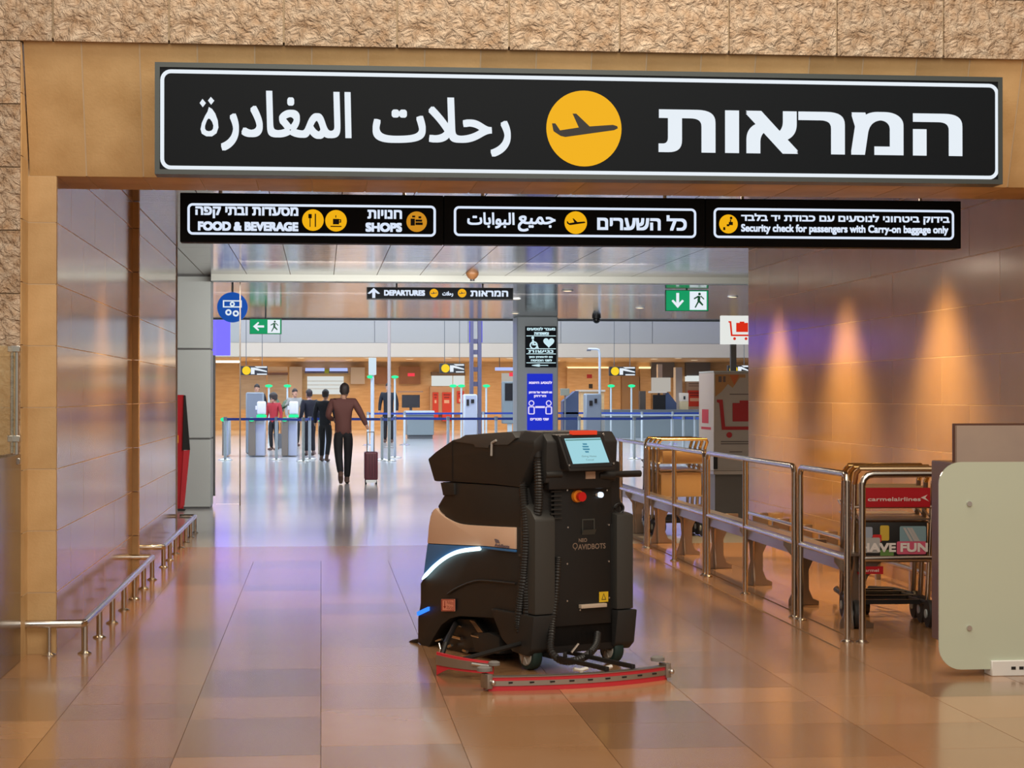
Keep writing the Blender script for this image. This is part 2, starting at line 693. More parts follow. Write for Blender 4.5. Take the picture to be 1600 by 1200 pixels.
struct('ceiling_back', M().box(-13, 22, YB + 0.5, 86, Z_(557, YB), Z_(557, YB) + 0.2), mat('warm_ceiling', (0.58, 0.38, 0.19), 0.35, noise=(1.5, (0.68, 0.48, 0.28), 3, 0.3), nscale=(1, 4, 1)))
struct('wall_back_lower', M().box(-13, 22, 82, 82.3, 0, 3.0), wood_lit)
struct('wall_roof', M().box(-13.4, 22.4, 39.8, 86, 9.5, 9.7), mat('roof_paint', (0.6, 0.62, 0.65), 0.6))['kind'] = 'structure'
for i, xx in enumerate((-8, -3, 2, 7, 12)):
    light('counter_lamp', 'AREA', (xx, 77, 2.9), 220, (1.0, 0.75, 0.50), 3.5, 5)

# grey clad column at the corridor's left end
YC = 25.4
xc0, xc1 = X_(274, YC) - 0.12, X_(329, YC)
col = struct('wall_column', M().box(xc0 + 0.01, xc1 - 0.01, YC + 0.01, YC + 0.6, 0, ZC), grey_dark)
zz = [0.02, Z_(684, YC), Z_(545.5, YC), ZC]
for a, b in zip(zz[:-1], zz[1:]):
    M().box(xc0, xc1, YC, YC + 0.62, a + 0.006, b - 0.018).build('panel', greylit, col, bevel=0.004, seg=1)

# small fittings on the ceiling
n = 0
for (px, Y) in ((887, 28.5), (1132, 38.0), (805, 36.5), (806, 31.0), (1000, 34.0), (1145, 30.0), (1230, 14.5), (650, 30)):
    x, _ = X_(px, Y), 0
    d = M().cyl((x, Y, ZC - 0.012), (x, Y, ZC + 0.01), 0.085, 18).build('ceiling_downlight', white_pl)
    nb = {887: 'just behind the white beam, right of the lit column', 1132: 'near the far ceiling edge below the green exit sign', 805: 'in front of the lit column top', 806: 'above the lit column',
          1000: 'between the lit column and the running-man sign', 1145: 'right of the running-man sign', 1230: 'over the corridor near the right stone wall', 650: 'behind the departures sign'}[px]
    tag(d, 'small round warm downlight ' + nb, 'light', 'ceiling downlights')
    M().cyl((x, Y, ZC - 0.016), (x, Y, ZC - 0.008), 0.06, 18).build('lamp', glow('warm_lamp', (1.0, 0.78, 0.5), 1.6), d)
Y = 24.6
x = X_(738, Y)
sd = thing('smoke_detector', 'small brown round detector on the corridor ceiling before the white beam', 'detector', (x, Y, ZC))
M().lathe([(0.085, 0), (0.085, -0.02), (0.06, -0.06), (0.03, -0.085)], (x, Y, ZC), 18).build('housing', mat('brown_plastic', (0.25, 0.11, 0.04), 0.4), sd, smooth=True)
M().cyl((x, Y, ZC - 0.105), (x, Y, ZC - 0.08), 0.03, 12).build('sensor_tip', black, sd)
Y = 37.5
x = X_(932, Y)
sd = thing('dome_camera', 'black dome security camera under the far ceiling edge', 'camera', (x, Y, ZC))
M().cyl((x, Y, ZC), (x, Y, ZC - 0.06), 0.09, 16).build('mount', black, sd)
M().ball((x, Y, ZC - 0.09), 0.075).build('dome', blackg, sd, smooth=True)

# ================================================================ SIGNS
def sign(name, label, px0, py0, px1, py1, Y, dep=0.12, frame=signframe, face=signblack, lip=0.022, cat='sign', lam=None):
    x0, z1 = P(px0, py0, Y)
    x1, _ = P(px1, py0, Y)
    _, z0 = P(px0, py1, Y)
    t = thing(name, label, cat, ((x0 + x1) / 2, Y, z0))
    M().box(x0, x1, Y + 0.006, Y + dep, z0, z1).box(x0, x0 + lip, Y - 0.006, Y + 0.01, z0, z1).box(x1 - lip, x1, Y - 0.006, Y + 0.01, z0, z1).box(
        x0 + lip, x1 - lip, Y - 0.006, Y + 0.01, z0, z0 + lip).box(x0 + lip, x1 - lip, Y - 0.006, Y + 0.01, z1 - lip, z1).build('frame', frame, t)
    M().box(x0 + lip, x1 - lip, Y, Y + 0.02, z0 + lip, z1 - lip).build('face', face, t)
    return t, x0, x1, z0, z1


def border(t, Y, x0, x1, z0, z1, w, r, m=white_glow):
    mb = M()
    ring(mb, rrect(x0, x1, z0, z1, r), rrect(x0 + w, x1 - w, z0 + w, z1 - w, max(r - w, 0.004)), yplane(Y), 0.002)
    return mb.build('border_line', m, t)


# the large departures sign
YS = 10.75
t, x0, x1, z0, z1 = sign('departures_sign', 'huge backlit black departures sign with white Hebrew and Arabic lettering over the opening', 242, 97, 1566, 272, YS, 0.16, lip=0.028)
zs = lambda py: P(242, py, YS)[1]
border(t, YS, X_(250, YS), X_(1561, YS), zs(264.5), zs(108), 0.022, 0.06)


def txt_px(t, s, px0, px1, pz0, pz1, Y, m, bold=0.004, rtl=False, boldy=None, name='lettering'):
    mb = M()
    text(mb, s, X_(px0, Y), X_(px1, Y), pz0, pz1, yplane(Y), bold, rtl, boldy)
    o = mb.build(name, m, t)
    for v in o.data.vertices:
        v.co.y -= 0.003
    return o


txt_px(t, 'המראות', 1029, 1504, zs(227), zs(157), YS, white_glow, 0.017, True, 0.009)
txt_px(t, '\u0627\uFEDF\uFEE4\uFED0\uFE8E\u062F\u0631', 345, 549, zs(234), zs(139), YS, white_glow, 0.0065, True)
mb = M()
w2 = lambda px, py: (X_(px, YS), zs(py))
po = [w2(*q) for q in ((326, 166), (331, 169), (336, 176), (340, 187), (341, 198), (338, 207), (331, 212), (322, 212), (315, 208), (313, 201), (315, 191), (320, 180), (324, 173))]
pi_ = [w2(*q) for q in ((325.5, 184), (328, 185), (331, 189), (333, 195), (332.5, 200), (330, 203), (326, 204), (322, 203), (320, 200), (320, 196), (321.5, 191), (323, 187), (324.5, 185))]
ring(mb, po, pi_, yplane(YS), 0.004)
for q in (((316, 153.5), (321.5, 160), (316.5, 166.5), (311.5, 160)), ((329, 150), (334.5, 156), (329.5, 162.5), (324.5, 156))):
    poly(mb, [w2(*p_) for p_ in q], yplane(YS), 0.004)
mb.build('lettering', white_glow, t)
txt_px(t, '\uFEAD\uFEA3\uFEFC\uFE95', 582, 798, zs(238), zs(145), YS, white_glow, 0.0065, True)
cx, cz, rr = X_(912.5, YS), zs(191), 0.222
mb = M()
poly(mb, circ(cx, cz, rr, 56), yplane(YS), 0.002)
mb.build('yellow_disc', yellow_glow, t)
mb = M()
poly(mb, plane_icon(cx, cz, rr), yplane(YS), 0.004)
mb.build('aircraft_symbol', mat('symbol_black', (0.01, 0.01, 0.01), 0.5), t)
sym = MATS['symbol_black']
for xx in (0.3, 1.5, 2.7):
    M().tube([(xx, YS + 0.1, 3.25), (xx, YS + 0.5, 3.25)], 0.02, 8).build('bracket', steel_d, t)

# the row of three small signs under the lintel
YQ = 12.3
zq = lambda px, py: P(px, py, YQ)[1]
zb0, zb1 = 2.540, 2.864


def zrow(py, px):       # row height inside a panel, measured at its own column of the photograph
    return P(px, py, YQ)[1]


def three(label, px0, px1):
    x0, x1 = X_(px0, YQ), X_(px1, YQ)
    t = thing('direction_sign', label, 'sign', ((x0 + x1) / 2, YQ, zb0), group='three direction signs under the lintel')
    M().box(x0, x1, YQ, YQ + 0.12, zb0, zb1).build('housing', signblack, t, bevel=0.004, seg=1)
    for f in (0.15, 0.85):
        xx = x0 + (x1 - x0) * f
        M().cyl((xx, YQ + 0.06, zb1), (xx, YQ + 0.06, ZC), 0.012, 8).build('hanger_rod', steel, t)
    return t


FY = yplane(YQ)


def disc(t, px, py, r, Y=YQ, m=yellow_glow):
    cx, cz = P(px, py, Y)
    mb = M()
    poly(mb, circ(cx, cz, r), yplane(Y), 0.003)
    o = mb.build('yellow_disc', m, t)
    return cx, cz


def icon(t, polys, Y=YQ, name='symbol', m=None, d=0.006):
    mb = M()
    for p in polys:
        poly(mb, p, yplane(Y), d)
    return mb.build(name, m or sym, t)


def rect(cx, cz, x0, x1, z0, z1):
    return [(cx + x0, cz + z0), (cx + x1, cz + z0), (cx + x1, cz + z1), (cx + x0, cz + z1)]


t = three('left small black sign with food and shops lettering under the lintel', 281, 693)
border(t, YQ, X_(292.5, YQ), X_(681, YQ), P(450, 368, YQ)[1], P(450, 319, YQ)[1], 0.016, 0.035, white_glow2)
txt_px(t, 'מסעדות ובתי קפה', 305, 466, P(385, 341.5, YQ)[1], P(385, 323, YQ)[1], YQ, white_glow2, 0.0035, True)
txt_px(t, 'FOOD & BEVERAGE', 309, 466, P(385, 361, YQ)[1], P(385, 346.5, YQ)[1], YQ, white_glow2, 0.0045)
txt_px(t, 'חנויות', 574, 628, P(600, 342, YQ)[1], P(600, 328, YQ)[1], YQ, white_glow2, 0.0035, True)
txt_px(t, 'SHOPS', 571, 628, P(600, 362.5, YQ)[1], P(600, 348, YQ)[1], YQ, white_glow2, 0.0045)
cx, cz = disc(t, 489, 344, 0.071)
icon(t, [rect(cx, cz, -0.022, -0.016, -0.045, 0.02), rect(cx, cz, -0.030, -0.008, 0.012, 0.040), rect(cx, cz, 0.012, 0.020, -0.045, 0.042)])
cx, cz = disc(t, 525, 345, 0.071)
icon(t, [rect(cx, cz, -0.020, 0.020, -0.024, 0.012), rect(cx, cz, 0.020, 0.034, -0.012, -0.005), rect(cx, cz, 0.020, 0.034, 0.002, 0.009), rect(cx, cz, 0.028, 0.034, -0.012, 0.009), rect(cx, cz, -0.036, 0.036, -0.041, -0.034), rect(cx, cz, -0.004, 0.002, 0.02, 0.036)])
cx, cz = disc(t, 651, 346.5, 0.068, m=glow('lit_amber', (0.75, 0.32, 0.02), 0.8))
icon(t, [rect(cx, cz, -0.04, -0.012, -0.026, 0.02), rect(cx, cz, -0.008, 0.04, -0.022, -0.005), rect(cx, cz, -0.008, 0.036, 0.0, 0.014), rect(cx, cz, -0.03, -0.01, 0.028, 0.04), rect(cx, cz, 0.012, 0.03, 0.022, 0.036)])

t = three('middle small black sign with white lettering and one yellow plane disc', 693.5, 1102)
border(t, YQ, X_(709, YQ), X_(1088, YQ), P(900, 370.5, YQ)[1], P(900, 324, YQ)[1], 0.016, 0.035, white_glow2)
txt_px(t, '\u0627\uFEDF\uFE92\uFEEE\u0627\uFE91\uFE8E\u062A', 730, 804, P(767, 357, YQ)[1], P(767, 332, YQ)[1], YQ, white_glow2, 0.003, True)
txt_px(t, '\uFE9F\uFEE4\uFEF4\uFECA', 809, 868, P(838, 362, YQ)[1], P(838, 337, YQ)[1], YQ, white_glow2, 0.003, True)
txt_px(t, 'כל השערים', 933, 1073, P(1003, 360, YQ)[1], P(1003, 336, YQ)[1], YQ, white_glow2, 0.0045, True)
cx, cz = disc(t, 899.5, 348, 0.076)
icon(t, [plane_icon(cx, cz, 0.072)])

t = three('right small black sign about security check, two lines beside one yellow disc', 1102.5, 1502)
border(t, YQ, X_(1115, YQ), X_(1491, YQ), P(1303, 373.5, YQ)[1], P(1303, 326.5, YQ)[1], 0.016, 0.035, white_glow2)
txt_px(t, 'בידוק ביטחוני לנוסעים עם כבודת יד בלבד', 1158, 1484, P(1320, 350, YQ)[1], P(1320, 335, YQ)[1], YQ, white_glow2, 0.0028, True)
txt_px(t, 'Security check for passengers with Carry-on baggage only', 1158, 1482, P(1320, 367, YQ)[1], P(1320, 351.5, YQ)[1], YQ, white_glow2, 0.0025)
cx, cz = disc(t, 1138, 350, 0.064)
icon(t, [rect(cx, cz, -0.036, -0.022, -0.042, -0.022), circ(cx + 0.018, cz + 0.04, 0.009, 12), rect(cx, cz, 0.002, 0.03, -0.008, 0.014), rect(cx, cz, -0.012, 0.006, -0.016, -0.002), rect(cx, cz, 0.010, 0.018, 0.010, 0.030)])

# the hanging departures sign further in
Y = 26.8
t, x0, x1, z0, z1 = sign('hanging_sign', 'slim hanging black sign reading departures with white arrow, behind the white beam', 573, 448.5, 802, 467.5, Y, 0.15, frame=black, lip=0.01)
for px in (620, 755):
    M().cyl((X_(px, Y), Y + 0.07, z1), (X_(px, Y), Y + 0.07, ZC), 0.012, 8).build('hanger_rod', grey_dark, t)
zr = lambda py: P(690, py, Y)[1]
txt_px(t, 'DEPARTURES', 600, 664, zr(462.5), zr(453.5), Y, white_glow2, 0.006)
txt_px(t, 'המראות', 735, 794, zr(463), zr(453.5), Y, white_glow2, 0.006, True)
txt_px(t, '\uFEAD\uFEA3\uFEFC\uFE95', 691, 708, zr(463.5), zr(455), Y, white_glow2, 0.003, True)
for px in (678, 722):
    cx, cz = P(px, 458, Y)
    mb = M()
    poly(mb, circ(cx, cz, 0.062), yplane(Y), 0.003)
    mb.build('yellow_disc', yellow_glow, t)
    icon(t, [plane_icon(cx, cz, 0.055)], Y)
cx, cz = P(584, 458, Y)
icon(t, [[(cx - 0.09, cz - 0.005), (cx, cz + 0.075), (cx + 0.09, cz - 0.005), (cx + 0.06, cz - 0.012), (cx + 0.022, cz + 0.012), (cx + 0.022, cz - 0.07), (cx - 0.022, cz - 0.07), (cx - 0.022, cz + 0.012), (cx - 0.06, cz - 0.012)]], Y, 'arrow', white_glow2)


def man_icon(cx, cz, s):
    q = lambda pts: [(cx + x * s, cz + z * s) for x, z in pts]
    return [circ(cx + 0.05 * s, cz + 0.33 * s, 0.07 * s, 12), q([(-0.02, 0.25), (0.1, 0.22), (0.08, 0.0), (0.25, -0.2), (0.2, -0.26), (-0.02, -0.06), (-0.06, 0.0)]),
            q([(-0.04, -0.02), (0.02, -0.08), (-0.14, -0.36), (-0.2, -0.34)]), q([(-0.02, 0.25), (-0.24, 0.12), (-0.22, 0.06), (0.0, 0.17)]), q([(0.1, 0.2), (0.26, 0.05), (0.3, 0.09), (0.12, 0.26)])]


def exit_sign(label, px0, py0, px1, py1, Y, left):
    t, x0, x1, z0, z1 = sign('exit_sign', label, px0, py0, px1, py1, Y, 0.06, frame=mat('green_frame', (0.01, 0.16, 0.06), 0.4), face=green_glow, lip=0.008)
    t['group'] = 'green exit signs'
    xm = x0 + (x1 - x0) * 0.56
    h = z1 - z0
    mb = M()
    poly(mb, [(xm, z0 + 0.02), (x1 - 0.03, z0 + 0.02), (x1 - 0.03, z1 - 0.02), (xm, z1 - 0.02)], yplane(Y), 0.003)
    mb.build('door_field', white_glow, t)
    icon(t, man_icon((xm + x1) / 2 - 0.01, (z0 + z1) / 2, h * 0.95), Y, 'running_figure', mat('symbol_green', (0.01, 0.22, 0.08), 0.5))
    cx, cz = x0 + (x1 - x0) * 0.28, (z0 + z1) / 2
    s = h
    pts = [(-0.07, 0.36), (0.07, 0.36), (0.07, -0.1), (0.22, 0.04), (0.3, -0.02), (0, -0.36), (-0.3, -0.02), (-0.22, 0.04), (-0.07, -0.1)]
    if left:
        pts = [(z, x) for x, z in pts]
    icon(t, [[(cx + a * s, cz + b * s) for a, b in pts]], Y, 'arrow', white_glow)
    M().cyl(((x0 + x1) / 2, Y + 0.03, z1), ((x0 + x1) / 2, Y + 0.03, ZC), 0.015, 8).build('hanger_rod', grey_dark, t)


exit_sign('green exit sign with down arrow and running man, under the far ceiling', 1040, 453, 1107, 486, 28.0, False)
exit_sign('green exit sign with left arrow, beside the blue round sign', 390, 498, 440, 522, 36.0, True)

# blue round currency sign
Y = 27.0
cx, cz = P(363, 480, Y)
t = thing('round_sign', 'round blue sign with white banknote and coins, beside the grey column', 'sign', (cx, Y, cz))
M().lathe([(0.21, 0), (0.218, 0.01), (0.218, 0.07), (0.21, 0.08)], (cx, Y, cz), 40, 'y').build('disc', glow('lit_blue', (0.008, 0.10, 0.52), 0.75), t, smooth=True)
mb = M()
fy = yplane(Y)
w = 0.135
ring(mb, [(cx - w, cz - 0.005), (cx + w, cz - 0.005), (cx + w, cz + 0.10), (cx - w, cz + 0.10)], [(cx - w + 0.02, cz + 0.013), (cx + w - 0.02, cz + 0.013), (cx + w - 0.02, cz + 0.082), (cx - w + 0.02, cz + 0.082)], fy, 0.004)
ring(mb, circ(cx, cz + 0.045, 0.036), circ(cx, cz + 0.045, 0.015), fy, 0.004)
ring(mb, circ(cx - 0.055, cz - 0.075, 0.045), circ(cx - 0.055, cz - 0.075, 0.02), fy, 0.004)
ring(mb, circ(cx + 0.05, cz - 0.09, 0.045), circ(cx + 0.05, cz - 0.09, 0.02), fy, 0.004)
mb.build('money_symbol', white_glow, t)
M().cyl((cx, Y + 0.04, cz + 0.2), (cx, Y + 0.04, ZC), 0.015, 8).build('hanger_rod', grey_dark, t)

# trolley sign above the kiosk
Y = 22.75
x0, z1 = P(1127, 493, Y)
x1, z0 = P(1176, 538, Y)
t = thing('trolley_sign', 'white lit square sign with red luggage trolley, on a grey post', 'sign', ((x0 + x1) / 2, Y, z0))
M().box(x0, x1, Y, Y + 0.08, z0, z1).build('light_box', glow('lit_white_soft', (0.86, 0.88, 0.84), 0.9), t, bevel=0.005)


def trolley_icon(x, z, s):
    q = lambda pts: [(x + a * s, z + b * s) for a, b in pts]
    return [q([(-0.5, 0.42), (-0.36, 0.42), (-0.3, -0.22), (0.5, -0.22), (0.5, -0.3), (-0.38, -0.3), (-0.44, 0.34), (-0.5, 0.36)]), q([(-0.12, -0.1), (0.46, -0.1), (0.46, 0.34), (-0.12, 0.34)]),
            circ(x - 0.2 * s, z - 0.42 * s, 0.07 * s, 12), circ(x + 0.36 * s, z - 0.42 * s, 0.07 * s, 12), q([(0.05, 0.34), (0.28, 0.34), (0.28, 0.4), (0.05, 0.4)])]


icon(t, trolley_icon((x0 + x1) / 2 + 0.02, (z0 + z1) / 2, 0.26), Y, 'trolley_symbol', glow('lit_red', (0.75, 0.03, 0.01), 0.9))
xp = X_(1147, Y)
M().box(xp - 0.035, xp + 0.035, Y + 0.02, Y + 0.08, Z_(583, Y), z0).build('post', grey_dark, t)

# information column with two displays
Y = 38.0
x0, x1 = X_(820, Y), X_(872, Y)
t = thing('information_column', 'tall grey column with black display above a blue display, behind the robot', 'column', ((x0 + x1) / 2, Y, 0))
M().box(x0 - 0.16, x1, Y, Y + 0.85, 0, ZC).build('column_body', greylit, t, bevel=0.02, seg=1)
zc = lambda py: P(846, py, Y)[1]
M().box(X_(820.5, Y), X_(869, Y), Y - 0.05, Y, zc(574), zc(510)).build('upper_display', signblack, t)
mb = M()
wt = glow('display_white', (0.62, 0.85, 0.92), 0.95)
fy = yplane(Y - 0.052)
for py in (525, 545, 553, 567):
    poly(mb, [(X_(822, Y), zc(py + .6)), (X_(868, Y), zc(py + .6)), (X_(868, Y), zc(py - .6)), (X_(822, Y), zc(py - .6))], fy, 0.001)
mb.build('divider_line', wt, t)


def ctext(s, a, b, c, d, m, bold=0.005, Yd=0.052, rtl=True):
    mb = M()
    text(mb, s, X_(a, Y), X_(b, Y), zc(d), zc(c), yplane(Y - Yd), bold, rtl)
    o = mb.build('lettering', m, t)
    for v in o.data.vertices:
        v.co.y -= 0.004


ctext('מעבר לנוסעים', 823, 867, 511.5, 516.5, wt)
ctext('ומשפחות', 834, 857, 519, 523.5, wt)
ctext('נגישות', 825, 864, 547, 551.5, wt)
ctext('נא להמתין כאן', 826, 863, 556, 560, wt)
ctext('לפני הכניסה', 829, 862, 561, 565, wt)
ctext('←', 830, 856, 569, 573, wt, rtl=False)
mb = M()
cx, cz = X_(833.5, Y), zc(537.5)
ring(mb, circ(cx, cz - 0.03, 0.085), circ(cx, cz - 0.03, 0.055), fy, 0.002)
poly(mb, circ(cx - 0.02, cz + 0.125, 0.03, 14), fy, 0.003)
poly(mb, [(cx - 0.035, cz + 0.09), (cx, cz + 0.09), (cx + 0.01, cz), (cx + 0.07, cz), (cx + 0.11, cz - 0.1), (cx + 0.08, cz - 0.1), (cx + 0.05, cz - 0.03), (cx - 0.03, cz - 0.03)], fy, 0.004)
cx, cz = X_(857, Y), zc(535)
hp = []
for k in range(28):
    a = 2 * pi * k / 28
    hp.append((cx + 0.0072 * 16 * sin(a) ** 3, cz + 0.0072 * (13 * cos(a) - 5 * cos(2 * a) - 2 * cos(3 * a) - cos(4 * a))))
poly(mb, hp, fy, 0.002)
mb.build('wheelchair_and_heart_symbols', wt, t)
M().box(X_(823.5, Y), X_(863, Y), Y - 0.04, Y, zc(672), zc(584)).build('lower_display', glow('lit_screen_blue', (0.012, 0.03, 0.62), 0.9), t)
ws = glow('display_pink_white', (0.8, 0.72, 1.0), 0.95)
ctext('לנוסע היוצא', 826, 862, 595.5, 600, ws, Yd=0.042)
ctext('נא לשמור על מרחק', 826, 862, 611, 615.5, ws, Yd=0.042)
ctext('מרחק', 834, 853, 617, 621.5, ws, Yd=0.042)
ctext('שני מטרים', 828, 857, 653, 657, ws, Yd=0.042)
mb = M()
fy = yplane(Y - 0.042)
for px in (830, 857):
    cx, cz = X_(px, Y), zc(630)
    ring(mb, circ(cx, cz, 0.06), circ(cx, cz, 0.04), fy, 0.002)
    ring(mb, rrect(cx - 0.07, cx + 0.07, cz - 0.23, cz - 0.065, 0.03), rrect(cx - 0.045, cx + 0.045, cz - 0.21, cz - 0.085, 0.015), fy, 0.002)
cx, cz = X_(843.5, Y), zc(636)
poly(mb, [(cx - 0.10, cz - 0.02), (cx + 0.10, cz - 0.02), (cx + 0.10, cz + 0.02), (cx - 0.10, cz + 0.02)], fy, 0.002)
mb.build('distance_symbol', ws, t)

# rows of warm downlights in the low ceiling at the back
dl = None
for k, (px, Y) in enumerate(((400, 76), (470, 73), (545, 77), (575, 73), (640, 75), (700, 72.5), (797, 73), (870, 77), (905, 72.5), (1022, 73.5), (1060, 72), (1085, 76))):
    loc = Vector((X_(px, Y), Y, Z_(557, YB) - 0.012))
    if dl is None:
        dl = tag(M().cyl(loc, loc + Vector((0, 0, 0.02)), 0.16, 16).build('back_downlight', white_pl), 'small warm round downlight in the low wooden ceiling above the far counters', 'light', 'downlights of the far low ceiling')
        M().cyl(loc - Vector((0, 0, 0.004)), loc, 0.13, 16).build('lamp', glow('warm_lamp', (1.0, 0.78, 0.5), 1.6), dl)
        base = dl.location - loc
    else:
        c = copy_tree(dl)
        c.location = loc + base

# ================================================================ FLOOR SCRUBBING ROBOT
BETA = radians(25.0)
rc = F(836, 1052)
robot = thing('floor_scrubber_robot', 'large black self-driving floor scrubbing robot with glowing touch screen and red squeegee', 'robot', (rc[0], rc[1], 0), BETA)
CR = Vector((rc[0], rc[1], 0))
RA = Vector((cos(BETA), sin(BETA), 0))     # local x: across the rear, to the right
RB = Vector((-sin(BETA), cos(BETA), 0))    # local y: forward


def S(px, py, a=0.0):
    """photo point on the robot's left side plane -> (forward, height)"""
    d = ray(px, py)
    o = EYEV - (CR + RA * a)
    t = -o.dot(RA) / d.dot(RA)
    p = EYEV + d * t - CR
    return p.dot(RB), p.z


def R(px, py, b=0.0):
    """photo point on the rear plane -> (across, height)"""
    d = ray(px, py)
    o = EYEV - (CR + RB * b)
    t = -o.dot(RB) / d.dot(RB)
    p = EYEV + d * t - CR
    return p.dot(RA), p.z


body_m = mat('robot_charcoal', (0.022, 0.0222, 0.022), 0.48, bump=(250, 0.05), bdist=0.002)
body_d = mat('robot_black', (0.012, 0.011, 0.011), 0.5)
peach = mat('robot_white_shell', (0.85, 0.60, 0.44), 0.35)  # white shell; the warm light falling on it is put into this colour
bluep = mat('robot_blue', (0.05, 0.20, 0.50), 0.35)
led = glow('led_strip', (0.65, 0.93, 1.0), 2.2)
WR = R(990, 900)[0]          # robot body width
print('robot width', WR, 'front', S(655, 960), 'top', S(800, 674))


def rb(mb, name, m, parent=None, **k):
    return mb.build(name, m, parent or robot, local=True, **k)


def sp(pts, a=0.0):
    return [S(px, py, a) for px, py in pts]


def chamf(poly_yz, x0, x1, zc, dx):
    """loft a side profile across the robot with the part above height zc drawn in at both sides"""
    rings = []
    n = len(poly_yz)
    cy = sum(p[0] for p in poly_yz) / n
    for x, kk in ((x0, 1), (x0 + dx, 0), (x1 - dx, 0), (x1, 1)):
        rings.append([(x, p[0], (min(p[1], zc) if kk else p[1])) for p in poly_yz])
    return M().loft(rings)


# tank (upper body)
tank = sp([(668, 717), (680, 706), (706, 688), (735, 678), (808, 673), (834, 676), (834, 700), (812, 762), (770, 757), (707, 753), (678, 752)])
ztop = max(p[1] for p in tank)
rb(chamf(tank, 0.0, WR - 0.12, ztop - 0.055, 0.06), 'upper_tank', body_m, bevel=0.012)
# lid on the tank's left shoulder
lid = sp([(716, 690), (733, 679.5), (806, 675), (812, 684), (800, 695), (770, 695), (768, 700), (748, 699), (746, 694)], 0.02)
rb(M().prism(lid, 'x', -0.006, 0.05), 'tank_lid', mat('lid_grey', (0.075, 0.076, 0.076), 0.4), bevel=0.003)
seam = M()
a, b = S(707, 690), S(707, 752)
seam.box(-0.003, 0.0, a[0] - 0.003, a[0] + 0.003, b[1], a[1])
rb(seam, 'seam', body_d)
la, lb, lc = S(778, 688), S(772, 692), S(771, 712)
rb(M().tube([(-0.012, *la), (-0.016, *lb), (-0.014, *lc)], 0.007, 6), 'latch', mat('latch_grey', (0.45, 0.43, 0.40), 0.4))
hs = sp([(690, 754), (711, 755), (711, 773), (694, 774)])
rb(M().prism(hs, 'x', -0.008, 0.03), 'hinge_block', body_m, bevel=0.003)
# rear top deck
deck = sp([(806, 675), (842, 675), (850, 690), (848, 755), (806, 760)], 0.04)
rb(M().prism(deck, 'x', 0.06, WR - 0.13), 'rear_deck', body_m, bevel=0.01)

# middle body
midp = sp([(690, 753), (693, 774), (683, 791), (686, 798), (697, 808), (720, 816), (760, 820), (808, 824), (826, 824), (812, 762), (770, 758)])
rb(M().prism(midp, 'x', 0.004, WR - 0.004), 'middle_body', body_m, bevel=0.008)
# lower body with wheel arch; the front is rounded in plan
low = sp([(674, 800), (669, 846), (662, 904), (657, 912), (657, 943), (653, 968), (653, 1004), (658, 1009), (670, 1011), (676, 998), (689, 977), (702, 967), (716, 963), (773, 966), (812, 962), (829, 960), (829, 824), (760, 818), (720, 814), (697, 806)])
rings = []
fr = max(p[0] for p in low)
bk = min(p[0] for p in low)
for x in [0.006, 0.05, 0.12, 0.24, WR / 2, WR - 0.24, WR - 0.12, WR - 0.05, WR - 0.006]:
    e = min(x, WR - x) / (WR / 2)
    k = 0.16 * (1 - (1 - e) ** 2) ** 0.8
    rings.append([(x, p[0] + (k if p[0] > (fr + bk) / 2 else 0) * ((p[0] - (fr + bk) / 2) / ((fr - bk) / 2)), p[1]) for p in low])
rb(M().loft(rings), 'lower_body', body_m, bevel=0.006)


def flank(pts, name, m, x0=-0.006, x1=0.03, bev=0.004, mirror=True):
    pr = sp(pts)
    mb = M().prism(pr, 'x', x0, x1)
    if mirror:
        mb.prism(pr, 'x', WR - x1, WR - x0)
    return rb(mb, name, m, bevel=bev)


def curve(pts, n=8):
    """Catmull-Rom through pixel points"""
    out = []
    for i in range(len(pts) - 1):
        p0 = pts[max(i - 1, 0)]
        p1, p2 = pts[i], pts[i + 1]
        p3 = pts[min(i + 2, len(pts) - 1)]
        for k in range(n):
            t = k / n
            out.append(tuple(0.5 * ((2 * p1[j]) + (-p0[j] + p2[j]) * t + (2 * p0[j] - 5 * p1[j] + 4 * p2[j] - p3[j]) * t * t + (-p0[j] + 3 * p1[j] - 3 * p2[j] + p3[j]) * t ** 3) for j in (0, 1)))
    out.append(pts[-1])
    return out


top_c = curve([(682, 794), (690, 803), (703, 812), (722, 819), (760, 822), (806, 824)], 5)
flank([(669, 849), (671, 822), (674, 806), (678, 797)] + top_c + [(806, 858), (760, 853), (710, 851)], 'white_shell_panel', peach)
arc = curve([(662, 905), (670, 896), (684, 882), (702, 869), (722, 861), (752, 857)], 5)
flank([(669, 850), (710, 852), (760, 854), (806, 859), (806, 863), (780, 860)] + arc[::-1], 'blue_shell_panel', bluep)
mb = M()
for side in (0, 1):
    pts = []
    for px, py in arc:
        b, z = S(px, py)
        pts.append(((-0.010 if side == 0 else WR + 0.010), b, z))
    mb.tube(pts, [0.004 + 0.008 * min(1, k / 4) for k in range(len(pts))], 8)
rb(mb, 'led_strip', led)
# fender crease
cr = curve([(700, 928), (714, 919), (735, 910), (755, 907), (806, 912)], 5)
mb = M().tube([(-0.002, *S(px, py)) for px, py in cr], 0.006, 6)
rb(mb, 'fender_crease', body_m, smooth=True)
b0, z0 = S(655, 957)
b1, z1 = S(670, 948)
rb(M().prism([S(653, 956), (S(670, 948)), S(670, 954), S(653, 962)], 'x', -0.008, 0.05), 'blue_marker_light', glow('blue_marker', (0.03, 0.20, 1.0), 1.5), bevel=0.002)
